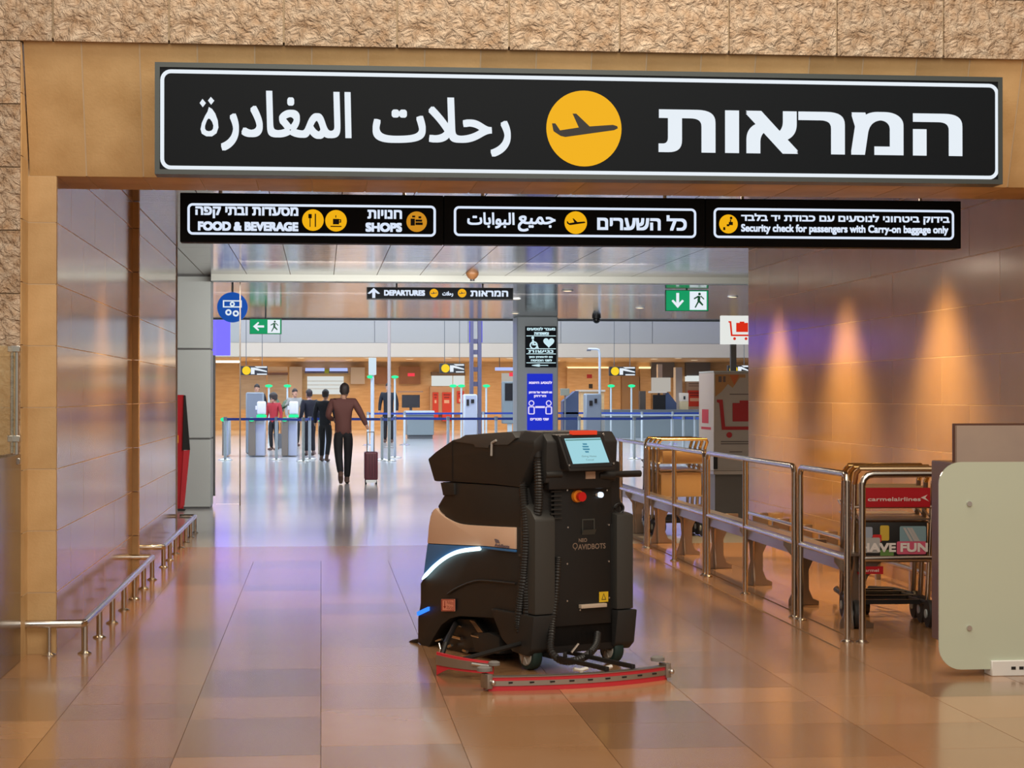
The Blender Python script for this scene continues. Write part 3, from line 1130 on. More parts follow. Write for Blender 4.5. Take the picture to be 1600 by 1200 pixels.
# safety sticker
st = sp([(691.5, 936), (712.5, 936), (712.5, 955), (691.5, 955)])
stk = rb(M().prism(st, 'x', -0.0085, -0.006), 'warning_sticker', mat('sticker_salmon', (0.90, 0.38, 0.26), 0.5))
mb = M()
sx = lambda u, v, d: (-0.0088 - d, u, v)
(ua, va), (ub, vb) = S(692.5, 954), S(711.5, 937)
ring(mb, [S(692, 954.5), S(712, 954.5), S(712, 936.5), S(692, 936.5)], [S(693.4, 953.4), S(711, 953.4), S(711, 937.6), S(693.4, 937.6)], sx, 0.0005)
poly(mb, [S(695, 947), S(697, 951), S(699, 947), S(697.6, 947), S(697.6, 939), S(696.4, 939), S(696.4, 947)], sx, 0.0005)
o = rb(mb, 'sticker_print', mat('sticker_red', (0.40, 0.03, 0.02), 0.5), stk)
mb = M()


def side_text(mb, s, pxl, pxr, pyt, pyb, bold=0.0):
    pm_ = (pxl + pxr) / 2
    bl, br, zt, zb = S(pxl, pyt)[0], S(pxr, pyb)[0], S(pm_, pyt)[1], S(pm_, pyb)[1]
    text(mb, s, 0, abs(br - bl), zb, zt, lambda u, v, d: (-0.0092 - d, bl - u, v), bold)


side_text(mb, 'WARN', 700, 710, 939, 944.5)
side_text(mb, '25/50', 700, 710, 947, 952)
rb(mb, 'sticker_lettering', MATS['sticker_red'], stk)
mb = M()
side_text(mb, 'Avidbots', 775, 798, 850, 855.5, 0.0015)
poly(mb, [S(774, 842), S(776, 848), S(783, 849), S(781, 844), S(777, 842)], lambda u, v, d: (-0.0075 - d, u, v), 0.0)
rb(mb, 'side_logo', mat('logo_grey', (0.20, 0.16, 0.20), 0.5))

# rear core, fins and skirts
zc0 = 0.20
coreb = S(829, 900)[0]
rb(M().box(0.06, WR - 0.06, 0.05, 0.5, 0.12, 1.16), 'core_housing', body_d, bevel=0.01)
fb0, fb1 = 0.0, 0.16
za = R(850, 812)[1]
zb_ = S(829, 784)[1]
zskl, zsk0 = R(850, 962)[1], R(850, 1027)[1]
fw = R(868, 900)[0]
for side in (0, 1):
    x0, x1 = (0.0, fw) if side == 0 else (WR - 0.115, WR)
    ztop_ = za if side == 0 else R(970, 804)[1]
    pr = [(0.0, zskl + 0.004), (0.0, ztop_), (0.05, ztop_ + 0.05 if side == 0 else ztop_ + 0.01), (0.16, zb_ if side == 0 else ztop_ + 0.02), (0.16, zskl + 0.004)]
    rb(M().prism(pr, 'x', x0, x1), 'rear_fin', mat('fin_grey', (0.044, 0.044, 0.041), 0.5), bevel=0.012)
    sk = [(-0.01, zskl), (0.02, zsk0 + 0.04), (0.07, zsk0), (0.22, zsk0 + 0.01), (0.34, zsk0 + 0.07), (0.46, zskl - 0.02), (0.46, zskl)]
    xa, xb = (-0.015, fw) if side == 0 else (WR - 0.115, WR + 0.02)
    rb(M().prism(sk, 'x', xa, xb), 'side_skirt', body_m, bevel=0.014)
for zz_ in (R(840, 871)[1], R(840, 919)[1]):
    rb(M().box(-0.006, 0.02, 0.10, 0.17, zz_ - 0.006, zz_ + 0.006), 'fin_ridge', MATS['fin_grey'], bevel=0.003)

# rear service panel
pa0, pa1 = R(866, 860, 0.03)[0], R(955, 860, 0.03)[0]
pz0, pz1 = R(905, 978)[1], R(905, 757)[1]
rb(M().box(pa0, pa1, 0.03, 0.06, pz0, pz1), 'service_panel', mat('panel_black', (0.010, 0.010, 0.010), 0.42), bevel=0.004)
pf = lambda u, v, d: (u, 0.0295 - d, v)


def rp(px, py):
    return R(px, py, 0.03)


sc = M()
for px, py in ((886, 766), (948, 766), (887, 824), (951, 820), (886, 881), (951, 877), (886, 939), (951.5, 934), (906, 953), (902, 762), (937, 760)):
    a, z = rp(px, py)
    sc.cyl((a, 0.026, z), (a, 0.031, z), 0.0052, 8)
rb(sc, 'screws', steel)
a, z = rp(901, 775)
es = rb(M().cyl((a, 0.028, z), (a, 0.008, z), 0.037, 24, 0.034), 'emergency_stop', mat('estop_orange', (0.75, 0.25, 0.02), 0.4), smooth=True)
rb(M().cyl((a + 0.005, 0.008, z - 0.002), (a + 0.005, -0.022, z - 0.002), 0.024, 24, 0.027), 'stop_button', mat('estop_red', (0.62, 0.01, 0.008), 0.3), es, smooth=True)
a, z = rp(937, 773)
rb(M().cyl((a, 0.03, z), (a, 0.012, z), 0.016, 16), 'power_button', glow('button_light', (0.75, 0.85, 1.0), 1.3))
a, z = rp(931, 773)
rb(M().cyl((a, 0.03, z), (a, 0.02, z), 0.009, 12), 'key_switch', steel)
(a0, zt), (a1, zb) = rp(909, 811), rp(929, 835)
sl = M()
ring(sl, [(a0, zb), (a1, zb), (a1, zt), (a0, zt)], [(a0 + .008, zb + .008), (a1 - .008, zb + .008), (a1 - .008, zt - .008), (a0 + .008, zt - .008)], pf, 0.002)
sl.add([(a0, 0.0275, zb), (a1, 0.0275, zb), (a1, 0.012, zb + 0.03), (a0, 0.012, zb + 0.03)], [(0, 1, 2, 3)])
rb(sl, 'cup_slot', mat('slot_grey', (0.05, 0.055, 0.05), 0.5))
mb = M()


def rear_text(mb, s, pxl, pxr, pyt, pyb, bold=0.0, b=0.03, d0=0.0):
    pm_ = (pxl + pxr) / 2
    al, ar, zt, zb = R(pxl, pyt, b)[0], R(pxr, pyb, b)[0], R(pm_, pyt, b)[1], R(pm_, pyb, b)[1]
    text(mb, s, al, ar, zb, zt, lambda u, v, d: (u, b - 0.001 - d0 - d, v), bold)


rear_text(mb, 'NEO', 904, 917, 841, 847, 0.0008)
rear_text(mb, 'AVIDBOTS', 903, 946, 849.5, 858, 0.0008)
a, z = rp(898.5, 853)
ring(mb, circ(a, z, 0.017, 20), circ(a, z, 0.012, 20), pf, 0.001)
mb.add([pf(a - 0.002, z - 0.012, 0.001), pf(a + 0.003, z - 0.012, 0.001), pf(a + 0.003, z - 0.024, 0.001), pf(a - 0.002, z - 0.024, 0.001)], [(0, 1, 2, 3)])
rb(mb, 'maker_lettering', mat('letter_bronze', (0.22, 0.16, 0.12), 0.4))
(a0, zt), (a1, zb) = rp(936, 925), rp(950, 940)
yl = rb(M().box(a0, a1, 0.0275, 0.03, zb, zt), 'warning_label', mat('label_yellow', (0.72, 0.48, 0.02), 0.5))
mb = M()
am = (a0 + a1) / 2
ring(mb, [(am - .016, zb + .012), (am + .016, zb + .012), (am, zt - .008)], [(am - .010, zb + .016), (am + .010, zb + .016), (am, zt - .015)], lambda u, v, d: (u, 0.027 - d, v), 0.0)
rb(mb, 'triangle_print', body_d, yl)
(a0, zt), (a1, zb) = rp(904, 944), rp(944, 948)
rb(M().box(a0, a1, 0.0, 0.03, zb + 0.002, zt - 0.002), 'grip_edge', mat('edge_bright', (0.55, 0.45, 0.35), 0.4), bevel=0.002)
# vent block left of the panel
mb = M()
a0, a1 = R(866, 790)[0] - 0.0, R(880, 790)[0]
for k in range(7):
    z = R(870, 768 + k * 7)[1]
    mb.box(a0 - 0.012, a1, 0.012, 0.03, z - 0.005, z + 0.004)
rb(mb, 'vent_louvre', body_m)

# console with touch screen
b_c = -0.10
cp = [R(px, py, b_c) for px, py in ((878, 679), (950, 676), (962, 734), (890, 737))]
tilt = 0.05


def con(px, py, d=0.0):
    a, z = R(px, py, b_c)
    zt_, zb_2 = cp[0][1], cp[3][1]
    k = (z - zb_2) / (zt_ - zb_2)
    return (a, b_c + tilt * k + d, z)


front = [con(878, 680), con(950, 677), con(962, 734), con(890, 737)]
back = [(p[0] - 0.01 if i in (0, 3) else p[0], p[1] + 0.13 - (0.05 if i > 1 else 0), p[2] + (0.005 if i < 2 else 0.01)) for i, p in enumerate(front)]
rb(M().loft([front, back]), 'console_housing', mat('console_black', (0.016, 0.015, 0.015), 0.4), bevel=0.01)
off = -0.004
bz = M().flat([con(883, 682.5, off), con(947, 680, off), con(957.5, 728, off), con(892, 731, off)])
rb(bz, 'screen_bezel', blackg)
scn = rb(M().flat([con(887.5, 685.5, off - .002), con(944, 684, off - .002), con(953, 722.5, off - .002), con(896, 725, off - .002)]), 'touch_screen', glow('screen_light', (0.36, 0.68, 0.76), 0.95))
mb = M()
mb.flat([con(888.6, 687.2, off - .003), con(944.6, 685.6, off - .003), con(945, 687.4, off - .003), con(889, 689, off - .003)])
rb(mb, 'status_bar', mat('bar_teal', (0.10, 0.30, 0.34), 0.4), scn)
mb = M()
for k, (py, w) in enumerate(((694, 3.5), (698, 5), (702, 5.5), (706, 3))):
    mb.flat([con(918 + k * .6 - w, py - 1.1, off - .003), con(918 + k * .6 + w, py - 1.1, off - .003), con(918.6 + k * .6 + w * .9, py + 1.3, off - .003), con(918.6 + k * .6 - w * .9, py + 1.3, off - .003)])
rb(mb, 'screen_emblem', mat('emblem_blue', (0.06, 0.30, 0.55), 0.4), scn)
mb = M()


def scr_text(s, pxl, pxr, pyt, pyb):
    p0, p1, p2 = Vector(con(pxl, pyb, off - .003)), Vector(con(pxr, pyb, off - .003)), Vector(con(pxl, pyt, off - .003))
    text(mb, s, 0, 1, 0, 1, lambda u, v, d: p0 + (p1 - p0) * u + (p2 - p0) * v - Vector((0, d, 0)))


scr_text('Going Home', 911, 934, 711.5, 715)
scr_text('Cancel', 917, 929, 717, 719.5)
rb(mb, 'screen_lettering', mat('screen_text', (0.12, 0.22, 0.25), 0.4), scn)
mb = M()
for px, py in ((881, 681), (890, 727), (950, 679), (959.5, 724)):
    p = con(px, py, off)
    mb.cyl((p[0], p[1] - .003, p[2]), (p[0], p[1] + .004, p[2]), 0.006, 8)
rb(mb, 'screws', steel)
a0, z0 = R(895.5, 678.5, -0.06)
a1, z1 = R(932.5, 672.5, -0.06)
rb(M().box(a0, a1, -0.065, -0.02, z0 - 0.004, z1), 'red_beacon', glow('beacon_red', (0.85, 0.06, 0.02), 0.85), bevel=0.003)
# neck and handles
a0, a1 = R(858, 750, -0.02)[0], R(955, 750, -0.02)[0]
rb(M().box(a0, a1, -0.02, 0.14, R(900, 764)[1], R(900, 732)[1]), 'console_neck', body_d, bevel=0.01)
la0, lz = R(916, 737, -0.03)
la1, lz1 = R(931, 748, -0.03)
rb(M().box(la0, la1, -0.026, -0.019, lz1, lz), 'paper_label', mat('label_tan', (0.48, 0.34, 0.25), 0.6))
ha0, hz0 = R(950, 743, -0.02)
ha1, hz1 = R(1000, 740, -0.02)
rb(M().tube([(ha0 - 0.05, 0.0, hz0), (ha0 + 0.03, -0.02, hz0), (ha0 + 0.05, -0.02, hz1), (ha1, -0.02, hz1)], [0.028, 0.026, 0.018, 0.019], 12), 'right_grip', black, smooth=True)
g0, gz = R(853, 742, -0.02)
rb(M().tube([(g0, -0.015, gz), (a0 + 0.08, -0.02, gz + 0.002)], 0.018, 10), 'left_grip', body_m, smooth=True)
ca, cz_ = R(966, 792, 0.05)
cb = []
for k in range(40):
    t_ = 2 * pi * k / 16
    cb.append((ca + 0.030 * cos(t_) + 0.0, 0.05 + 0.01 * sin(t_ * .7), cz_ + 0.03 * sin(t_) - 0.0005 * k))
rb(M().tube(cb, 0.006, 6), 'coiled_cable', black, smooth=True)


# corrugated hoses
def hose(path, r, name='hose', turns=70):
    pts = [Vector(p) for p in path]
    # resample smooth
    out = []
    for i in range(len(pts) - 1):
        p0, p1, p2, p3 = pts[max(i - 1, 0)], pts[i], pts[i + 1], pts[min(i + 2, len(pts) - 1)]
        n = max(2, int((p2 - p1).length / 0.0075))
        for k in range(n):
            t = k / n
            out.append(0.5 * ((2 * p1) + (-p0 + p2) * t + (2 * p0 - 5 * p1 + 4 * p2 - p3) * t * t + (-p0 + 3 * p1 - 3 * p2 + p3) * t ** 3))
    out.append(pts[-1])
    rr = [r * (1.0 if k % 2 else 0.82) for k in range(len(out))]
    return rb(M().tube(out, rr, 10), name, mat('hose_black', (0.018, 0.018, 0.018), 0.38), smooth=False)


def hp_(px, py, a):
    b, z = S(px, py, a)
    return (a, b, z)


hose([hp_(818, 712, 0.04), hp_(817, 760, 0.02), hp_(822, 830, 0.0), hp_(818, 900, -0.01), hp_(812, 950, -0.01), hp_(811, 980, 0.0), hp_(819, 993, 0.02), hp_(829, 985, 0.05), hp_(834, 950, 0.07)], 0.026)
hose([hp_(840, 712, 0.05), hp_(842, 760, 0.04), hp_(840, 800, 0.04), hp_(826, 850, 0.02), hp_(823, 900, 0.01), hp_(824, 950, 0.01), hp_(823, 978, 0.02)], 0.027)
rb(M().cyl(hp_(840, 714, 0.05), hp_(840, 700, 0.05), 0.032, 14, 0.03), 'hose_collar', body_d, smooth=True)
h0 = [R(872, 870, 0.02), R(868, 930, 0.02), R(862, 985, 0.0), R(862, 1018, -0.05), R(885, 1034, -0.12), R(915, 1028, -0.12), R(930, 1010, -0.05), R(934, 990, 0.03)]
hose([(p[0], b, p[1]) for p, b in zip(h0, (0.02, 0.02, 0.0, -0.05, -0.10, -0.10, -0.05, 0.03))], 0.022)

# chassis: side mechanism, wheels
rb(M().box(0.10, WR - 0.10, 0.05, 1.02, 0.09, 0.30), 'chassis', body_d, bevel=0.01)
mech = rb(M().prism(sp([(716, 966), (742, 968), (752, 988), (776, 990), (780, 1020), (700, 1018), (690, 1000)], 0.05), 'x', 0.05, 0.20), 'brush_deck', mat('mech_black', (0.015, 0.015, 0.015), 0.35), bevel=0.006)
p = sp([(736, 969), (744, 971), (757, 988), (749, 988)], 0.04)
rb(M().prism(p, 'x', 0.03, 0.045), 'metal_strap', steel_d, mech)
p = sp([(737, 990), (765, 988), (782, 996), (782, 1022), (745, 1018)], 0.03)
rb(M().prism(p, 'x', 0.02, 0.12), 'motor_cover', body_m, mech, bevel=0.008)
mb = M()
for (px, py, qx, qy, r) in ((706, 994, 721, 998, .011), (738, 992, 750, 995, .011), (700, 1010, 706, 1008, .009), (724, 1016, 730, 1018, .010), (717, 977, 722, 979, .006), (686, 1005, 689, 1018, .006), (681, 1001, 690, 999, .007)):
    rb(M().tube([hp_(px, py, 0.025), hp_(qx, qy, 0.025)], r, 8), 'steel_fitting', steel, mech, smooth=True)
hk = [hp_(668, 1000, 0.05), hp_(655, 1001, 0.03), hp_(644, 1003, 0.02), hp_(638, 1006, 0.02)]
rb(M().tube(hk, [0.013, 0.013, 0.014, 0.010], 8), 'front_bumper_arm', black, smooth=True)


def wheel(xc, b, r, w):
    y0 = b
    wh = rb(M().lathe([(r * .55, -w / 2), (r * .93, -w / 2), (r, -w / 3), (r, w / 3), (r * .93, w / 2), (r * .55, w / 2)], (xc, y0, r), 28, 'x'), 'wheel', mat('tyre_green', (0.012, 0.035, 0.032), 0.55), smooth=True)
    h = M().lathe([(0.02, -w / 2 - .012), (r * .7, -w / 2 - .006), (r * .72, -w / 2 + .01), (r * .72, w / 2)], (xc, y0, r), 24, 'x')
    rb(h, 'hub', mat('hub_grey', (0.42, 0.40, 0.36), 0.45), wh, smooth=True)
    sp_ = M()
    for k in range(6):
        t_ = k * pi / 3
        sp_.tube([(xc - w / 2 - .012, y0 + cos(t_) * r * .15, r + sin(t_) * r * .15), (xc - w / 2 - .008, y0 + cos(t_) * r * .66, r + sin(t_) * r * .66)], 0.006, 5)
    rb(sp_, 'spokes', steel_d, wh)


wb_, _ = S(810, 1040, 0.02)
wheel(0.05, 0.13, 0.085, 0.06)
wheel(WR - 0.07, 0.12, 0.085, 0.06)
rb(M().cyl((WR / 2, 0.95, 0.075), (WR / 2 + .05, 0.95, 0.075), 0.075, 20), 'front_wheel', MATS['tyre_green'], smooth=True)

# side squeegee: a short curved blade swung out in front of the left wheel
N = 12
q0, q1 = F(682, 1055), F(770, 1062)
L0 = (Vector((*q0, 0)) - CR)
L1 = (Vector((*q1, 0)) - CR)
L0 = (L0.dot(RA), L0.dot(RB))
L1 = (L1.dot(RA), L1.dot(RB))
nx, ny = (L1[1] - L0[1]), -(L1[0] - L0[0])
nl = math.hypot(nx, ny)
nx, ny = nx / nl, ny / nl


def side_pt(t, z, off):
    bul = 0.03 * sin(pi * t) + off
    return (L0[0] + (L1[0] - L0[0]) * t + nx * bul, L0[1] + (L1[1] - L0[1]) * t + ny * bul, z)


sgn = 1 if ny < 0 else -1
if sgn < 0:
    nx, ny = -nx, -ny
mr, mb = M(), M()
for mm, lo0, lo1, hi0, hi1, o0, o1 in ((mr, 0.0, 0.03, 0.128, 0.095, 0.0, -0.012), (mb, 0.058, 0.045, 0.112, 0.085, 0.007, 0.0)):
    rr_ = []
    for k in range(N + 1):
        t = k / N
        lo_ = lo0 + (lo1 - lo0) * t + (0.045 * min(1, t * 4) * (1 - t) if mm is mr else 0)
        hi_ = hi0 + (hi1 - hi0) * t
        rr_.append([side_pt(t, lo_, o0), side_pt(t, hi_, o0), side_pt(t, hi_, o1), side_pt(t, lo_, o1)])
    mm.loft(rr_)
sq = rb(mr, 'side_squeegee', rubber)
rb(mb, 'squeegee_bar', mat('sq_metal', (0.40, 0.36, 0.32), 0.35, 0.8), sq)
rb(M().tube([side_pt(.70, .085, .018), side_pt(.97, .075, .018)], 0.011, 8), 'clamp_lever', steel, sq, smooth=True)
c_ = side_pt(1.02, 0.075, 0.0)
rb(M().lathe([(0.02, 0.0), (0.032, 0.004), (0.032, 0.020), (0.02, 0.026)], c_, 18), 'bumper_roller', mat('roller_grey', (0.22, 0.21, 0.20), 0.5), sq, smooth=True)
ap = side_pt(.06, .1, -.02)
rb(M().tube([ap, (ap[0] + .06, ap[1] + .06, .16), (0.10, S(685, 1000)[0] - .05, .17)], 0.016, 8).tube([side_pt(.5, .1, -.02), (0.08, side_pt(.5, .1, 0)[1] + .1, .16)], 0.014, 8), 'squeegee_arm', black, sq)

# rear squeegee: a curved double blade trailing behind
def arcpt(t, dz=0.0, db=0.0):
    # ends from the photograph, on the floor; middle bulges backwards
    ax0, ax1 = SQ0[0], SQ1[0]
    x = ax0 + (ax1 - ax0) * t
    y = SQ0[1] + (SQ1[1] - SQ0[1]) * t - 0.10 * (1 - (2 * t - 1) ** 2)
    return (x, y + db, dz)


def toloc(x, y):
    v = Vector((x, y, 0)) - CR
    return v.dot(RA), v.dot(RB)


SQ0 = toloc(*F(764, 1080))
SQ1 = toloc(*F(1043, 1062))
print('squeegee', SQ0, SQ1)
N = 26
rub = M()
rub2 = M()
met = M()
lip = M()
for mm, za_, zb2, db, th in ((rub, 0.0, 0.075, 0.006, 0.006), (rub2, 0.004, 0.070, 0.05, 0.006), (met, 0.026, 0.052, 0.0, 0.007), (lip, 0.071, 0.075, -0.001, 0.055)):
    ra = [[arcpt(k / N, za_, db), arcpt(k / N, zb2, db), arcpt(k / N, zb2, db + th), arcpt(k / N, za_, db + th)] for k in range(N + 1)]
    mm.loft(ra)
rsq = rb(rub, 'rear_squeegee', rubber)
rb(rub2, 'inner_blade', rubber, rsq)
rb(met, 'squeegee_bar', MATS['sq_metal'], rsq)
rb(lip, 'squeegee_top_plate', MATS['sq_metal'], rsq)
mb = M()
for k in range(1, 10):
    p = arcpt(k / 10, 0.043, -0.002)
    mb.box(p[0] - 0.014, p[0] + 0.014, p[1] - 0.002, p[1] + 0.002, p[2] - 0.004, p[2] + 0.004)
rb(mb, 'slots', body_d, rsq)
for t_ in (0.0, 1.0):
    p = arcpt(t_)
    e = rb(M().box(p[0] - 0.016, p[0] + 0.016, p[1] - 0.012, p[1] + 0.06, 0.012, 0.088), 'end_cap', MATS['sq_metal'], rsq, bevel=0.004)
    c = (p[0] + (0.0 if t_ == 0 else -0.03), p[1] + 0.05, 0.095)
    rb(M().lathe([(0.02, 0.0), (0.038, 0.004), (0.038, 0.022), (0.02, 0.03)], c, 18), 'bumper_roller', MATS['roller_grey'], rsq, smooth=True)
    rb(M().ball((p[0] + 0.014, p[1] - 0.02, 0.045), 0.014), 'end_knob', steel, rsq, smooth=True)
mb = M()
for px in (880, 920):
    a, z = R(px, 1045, -0.14)
    mb.box(a - 0.012, a + 0.012, SQ1[1] * .5 + SQ0[1] * .5 - 0.09, 0.1, 0.078, 0.10)
    mb.cyl((a + 0.0, -0.16, 0.10), (a + 0.0, -0.16, 0.13), 0.012, 10)
rb(mb, 'squeegee_mount', body_d, bevel=0.002)
mb = M()
for px, py in ((907, 1048), (945, 1045)):
    a, z = R(px, py, -0.2)
    mb.tube([(a - 0.045, -0.2, z + 0.012), (a, -0.205, z + 0.004), (a + 0.045, -0.2, z + 0.010)], 0.011, 6)
    mb.tube([(a, -0.205, z), (a + 0.003, -0.205, z - 0.03)], 0.012, 6)
rb(mb, 'wing_nuts', white_pl)
a, z = R(893, 1020, -0.05)
a2, z2 = R(904, 1006, -0.05)
rb(M().tube([(a, -0.05, z), (a2, -0.05, z2)], 0.008, 8), 'steel_rod', steel_d)
M().cyl((WR + 0.0, 0.16, R(992, 908)[1]), (WR + 0.03, 0.16, R(992, 908)[1]), 0.007, 6).build('side_stud', black, robot, local=True)

# ================================================================ LEFT BUMPER RAILS
def foot(mb, x, y):
    mb.lathe([(0.042, 0), (0.042, 0.006), (0.020, 0.018), (0.014, 0.02)], (x, y, 0), 14)


def low_rail(label, y0, y1, n, wall_x):
    t = thing('bumper_rail', label, 'rail', (-1.40, y0, 0), group='low steel bumper rails along the left corridor wall')
    zr_ = 0.185
    pts = [(wall_x, y0, zr_), (-1.42, y0, zr_), (-1.405, y0 + 0.02, zr_), (-1.40, y0 + 0.05, zr_), (-1.40, y1 - 0.05, zr_), (-1.405, y1 - 0.02, zr_), (-1.42, y1, zr_), (XL + 0.0, y1, zr_)]
    M().tube(pts, 0.024, 12).build('top_tube', steel, t, smooth=True)
    for k in range(n):
        y = y0 + 0.06 + (y1 - y0 - 0.12) * k / (n - 1)
        mb = M().cyl((-1.40, y, 0), (-1.40, y, zr_), 0.02, 10)
        foot(mb, -1.40, y)
        mb.build('post', steel, t, smooth=True)
    return t


t = low_rail('nearest low steel bumper rail at the left corridor entrance, on short round posts', 11.20, 15.75, 7, -1.78)
mb = M().cyl((-1.60, 11.20, 0), (-1.60, 11.20, 0.185), 0.014, 10)
foot(mb, -1.60, 11.20)
mb.build('post', steel, t, smooth=True)
low_rail('farther low steel bumper rail by the left wall, reaching towards the grey column', 16.75, 21.0, 7, XL)

# ================================================================ RIGHT TROLLEY FENCE
XFN = 3.262
ztop_f, zmid_f = 1.045, 0.52
posts = [(11.30,), (12.44, 12.60), (14.1,), (15.5, 15.62), (17.0,), (18.4, 18.5), (20.1,), (21.6, 21.7)]
spans = [(11.30, 12.44, []), (12.60, 15.5, [14.1]), (15.62, 18.4, [17.0]), (18.5, 21.6, [20.1])]
desc = ['nearest', 'second', 'third', 'farthest']
for (ya, yb, mid), dn in zip(spans, desc):
    t = thing('fence_panel', dn + ' steel tube fence panel along the trolley lane, running away from the robot side', 'fence', (XFN, ya, 0), group='steel fence panels of the trolley lane')
    r_ = 0.05
    M().tube([(XFN, ya, ztop_f - r_), (XFN, ya + 0.015, ztop_f - 0.015), (XFN, ya + r_, ztop_f), (XFN, yb - r_, ztop_f), (XFN, yb - 0.015, ztop_f - 0.015), (XFN, yb, ztop_f - r_)], 0.021, 12).build('top_rail', steel, t, smooth=True)
    M().tube([(XFN, ya, zmid_f), (XFN, yb, zmid_f)], 0.018, 10).build('middle_rail', steel, t, smooth=True)
    for y in [ya, yb] + mid:
        mb = M().cyl((XFN, y, 0), (XFN, y, ztop_f - 0.04 if y not in mid else ztop_f), 0.021, 12)
        foot(mb, XFN, y)
        mb.build('post', steel, t, smooth=True)
# frame facing the hall
x0 = F(1350, 1005)[0]
ya = 11.27
t = thing('fence_panel', 'steel tube fence panel with rounded corner in front of the luggage trolleys', 'fence', (x0, ya, 0), group='steel fence panels of the trolley lane')
M().tube([(x0, ya, ztop_f - .07), (x0 + .012, ya, ztop_f - .03), (x0 + .035, ya, ztop_f - .008), (x0 + .07, ya, ztop_f), (4.6, ya, ztop_f)], 0.021, 12).build('top_rail', steel, t, smooth=True)
M().tube([(x0, ya, zmid_f), (4.6, ya, zmid_f)], 0.018, 10).build('middle_rail', steel, t, smooth=True)
for x in (x0, 4.6):
    mb = M().cyl((x, ya, 0), (x, ya, ztop_f - (0.05 if x == x0 else 0)), 0.021, 12)
    foot(mb, x, ya)
    mb.build('post', steel, t, smooth=True)

# trolley guide beam on shaped legs
gb = thing('guide_beam', 'brown steel trolley guide beam on shaped plate legs behind the fence', 'rail', (3.47, 11.9, 0))
M().prism([(3.42, 0.50), (3.52, 0.50), (3.52, 0.38), (3.505, 0.38), (3.505, 0.485), (3.435, 0.485), (3.435, 0.38), (3.42, 0.38)], 'y', 11.85, 21.5).build('beam', steel_d, gb)
legp = [(0, 0), (0.24, 0), (0.24, 0.03), (0.19, 0.05), (0.16, 0.12), (0.16, 0.26), (0.20, 0.34), (0.30, 0.44), (0.30, 0.485), (-0.04, 0.485), (-0.04, 0.44), (0.04, 0.34), (0.05, 0.2), (0.02, 0.08), (0, 0.04)]
for y in (11.95, 13.3, 14.72, 16.2, 17.6, 19.0, 20.4):
    mb = M().prism([(3.40 + a * 0.95, z) for a, z in legp], 'y', y, y + 0.012)
    mb.prism([(y - 0.06 + a * 0.75, z) for a, z in legp], 'x', 3.462, 3.478)
    mb.build('leg', steel_d, gb, bevel=0.003, seg=1)

# low bumper rail by the right wall
t = thing('wall_bumper', 'low double steel bumper rail with brown brackets along the right stone wall', 'rail', (4.6, 13.0, 0))
M().tube([(4.62, 12.2, 0.26), (4.62, 19.8, 0.26)], 0.02, 10).build('upper_tube', steel, t, smooth=True)
M().tube([(4.62, 12.2, 0.17), (4.62, 19.8, 0.17)], 0.02, 10).build('lower_tube', steel_d, t, smooth=True)
for k in range(9):
    y = 12.4 + k * 0.9
    M().box(4.61, XR, y - 0.03, y + 0.03, 0.14, 0.27).build('bracket', steel_d, t, bevel=0.004, seg=1)
    M().box(4.60, 4.64, y - 0.02, y + 0.02, 0, 0.16).build('leg', steel_d, t)

# ================================================================ LUGGAGE TROLLEYS
steel_warm_reflect = mat('warm_steel', (0.72, 0.55, 0.34), 0.28, 1.0)  # handle steel, warm reflections put into the base colour
board_orange_reflect = mat('board_tan', (0.50, 0.33, 0.17), 0.3)  # orange reflections on the trolley boards are put into this colour


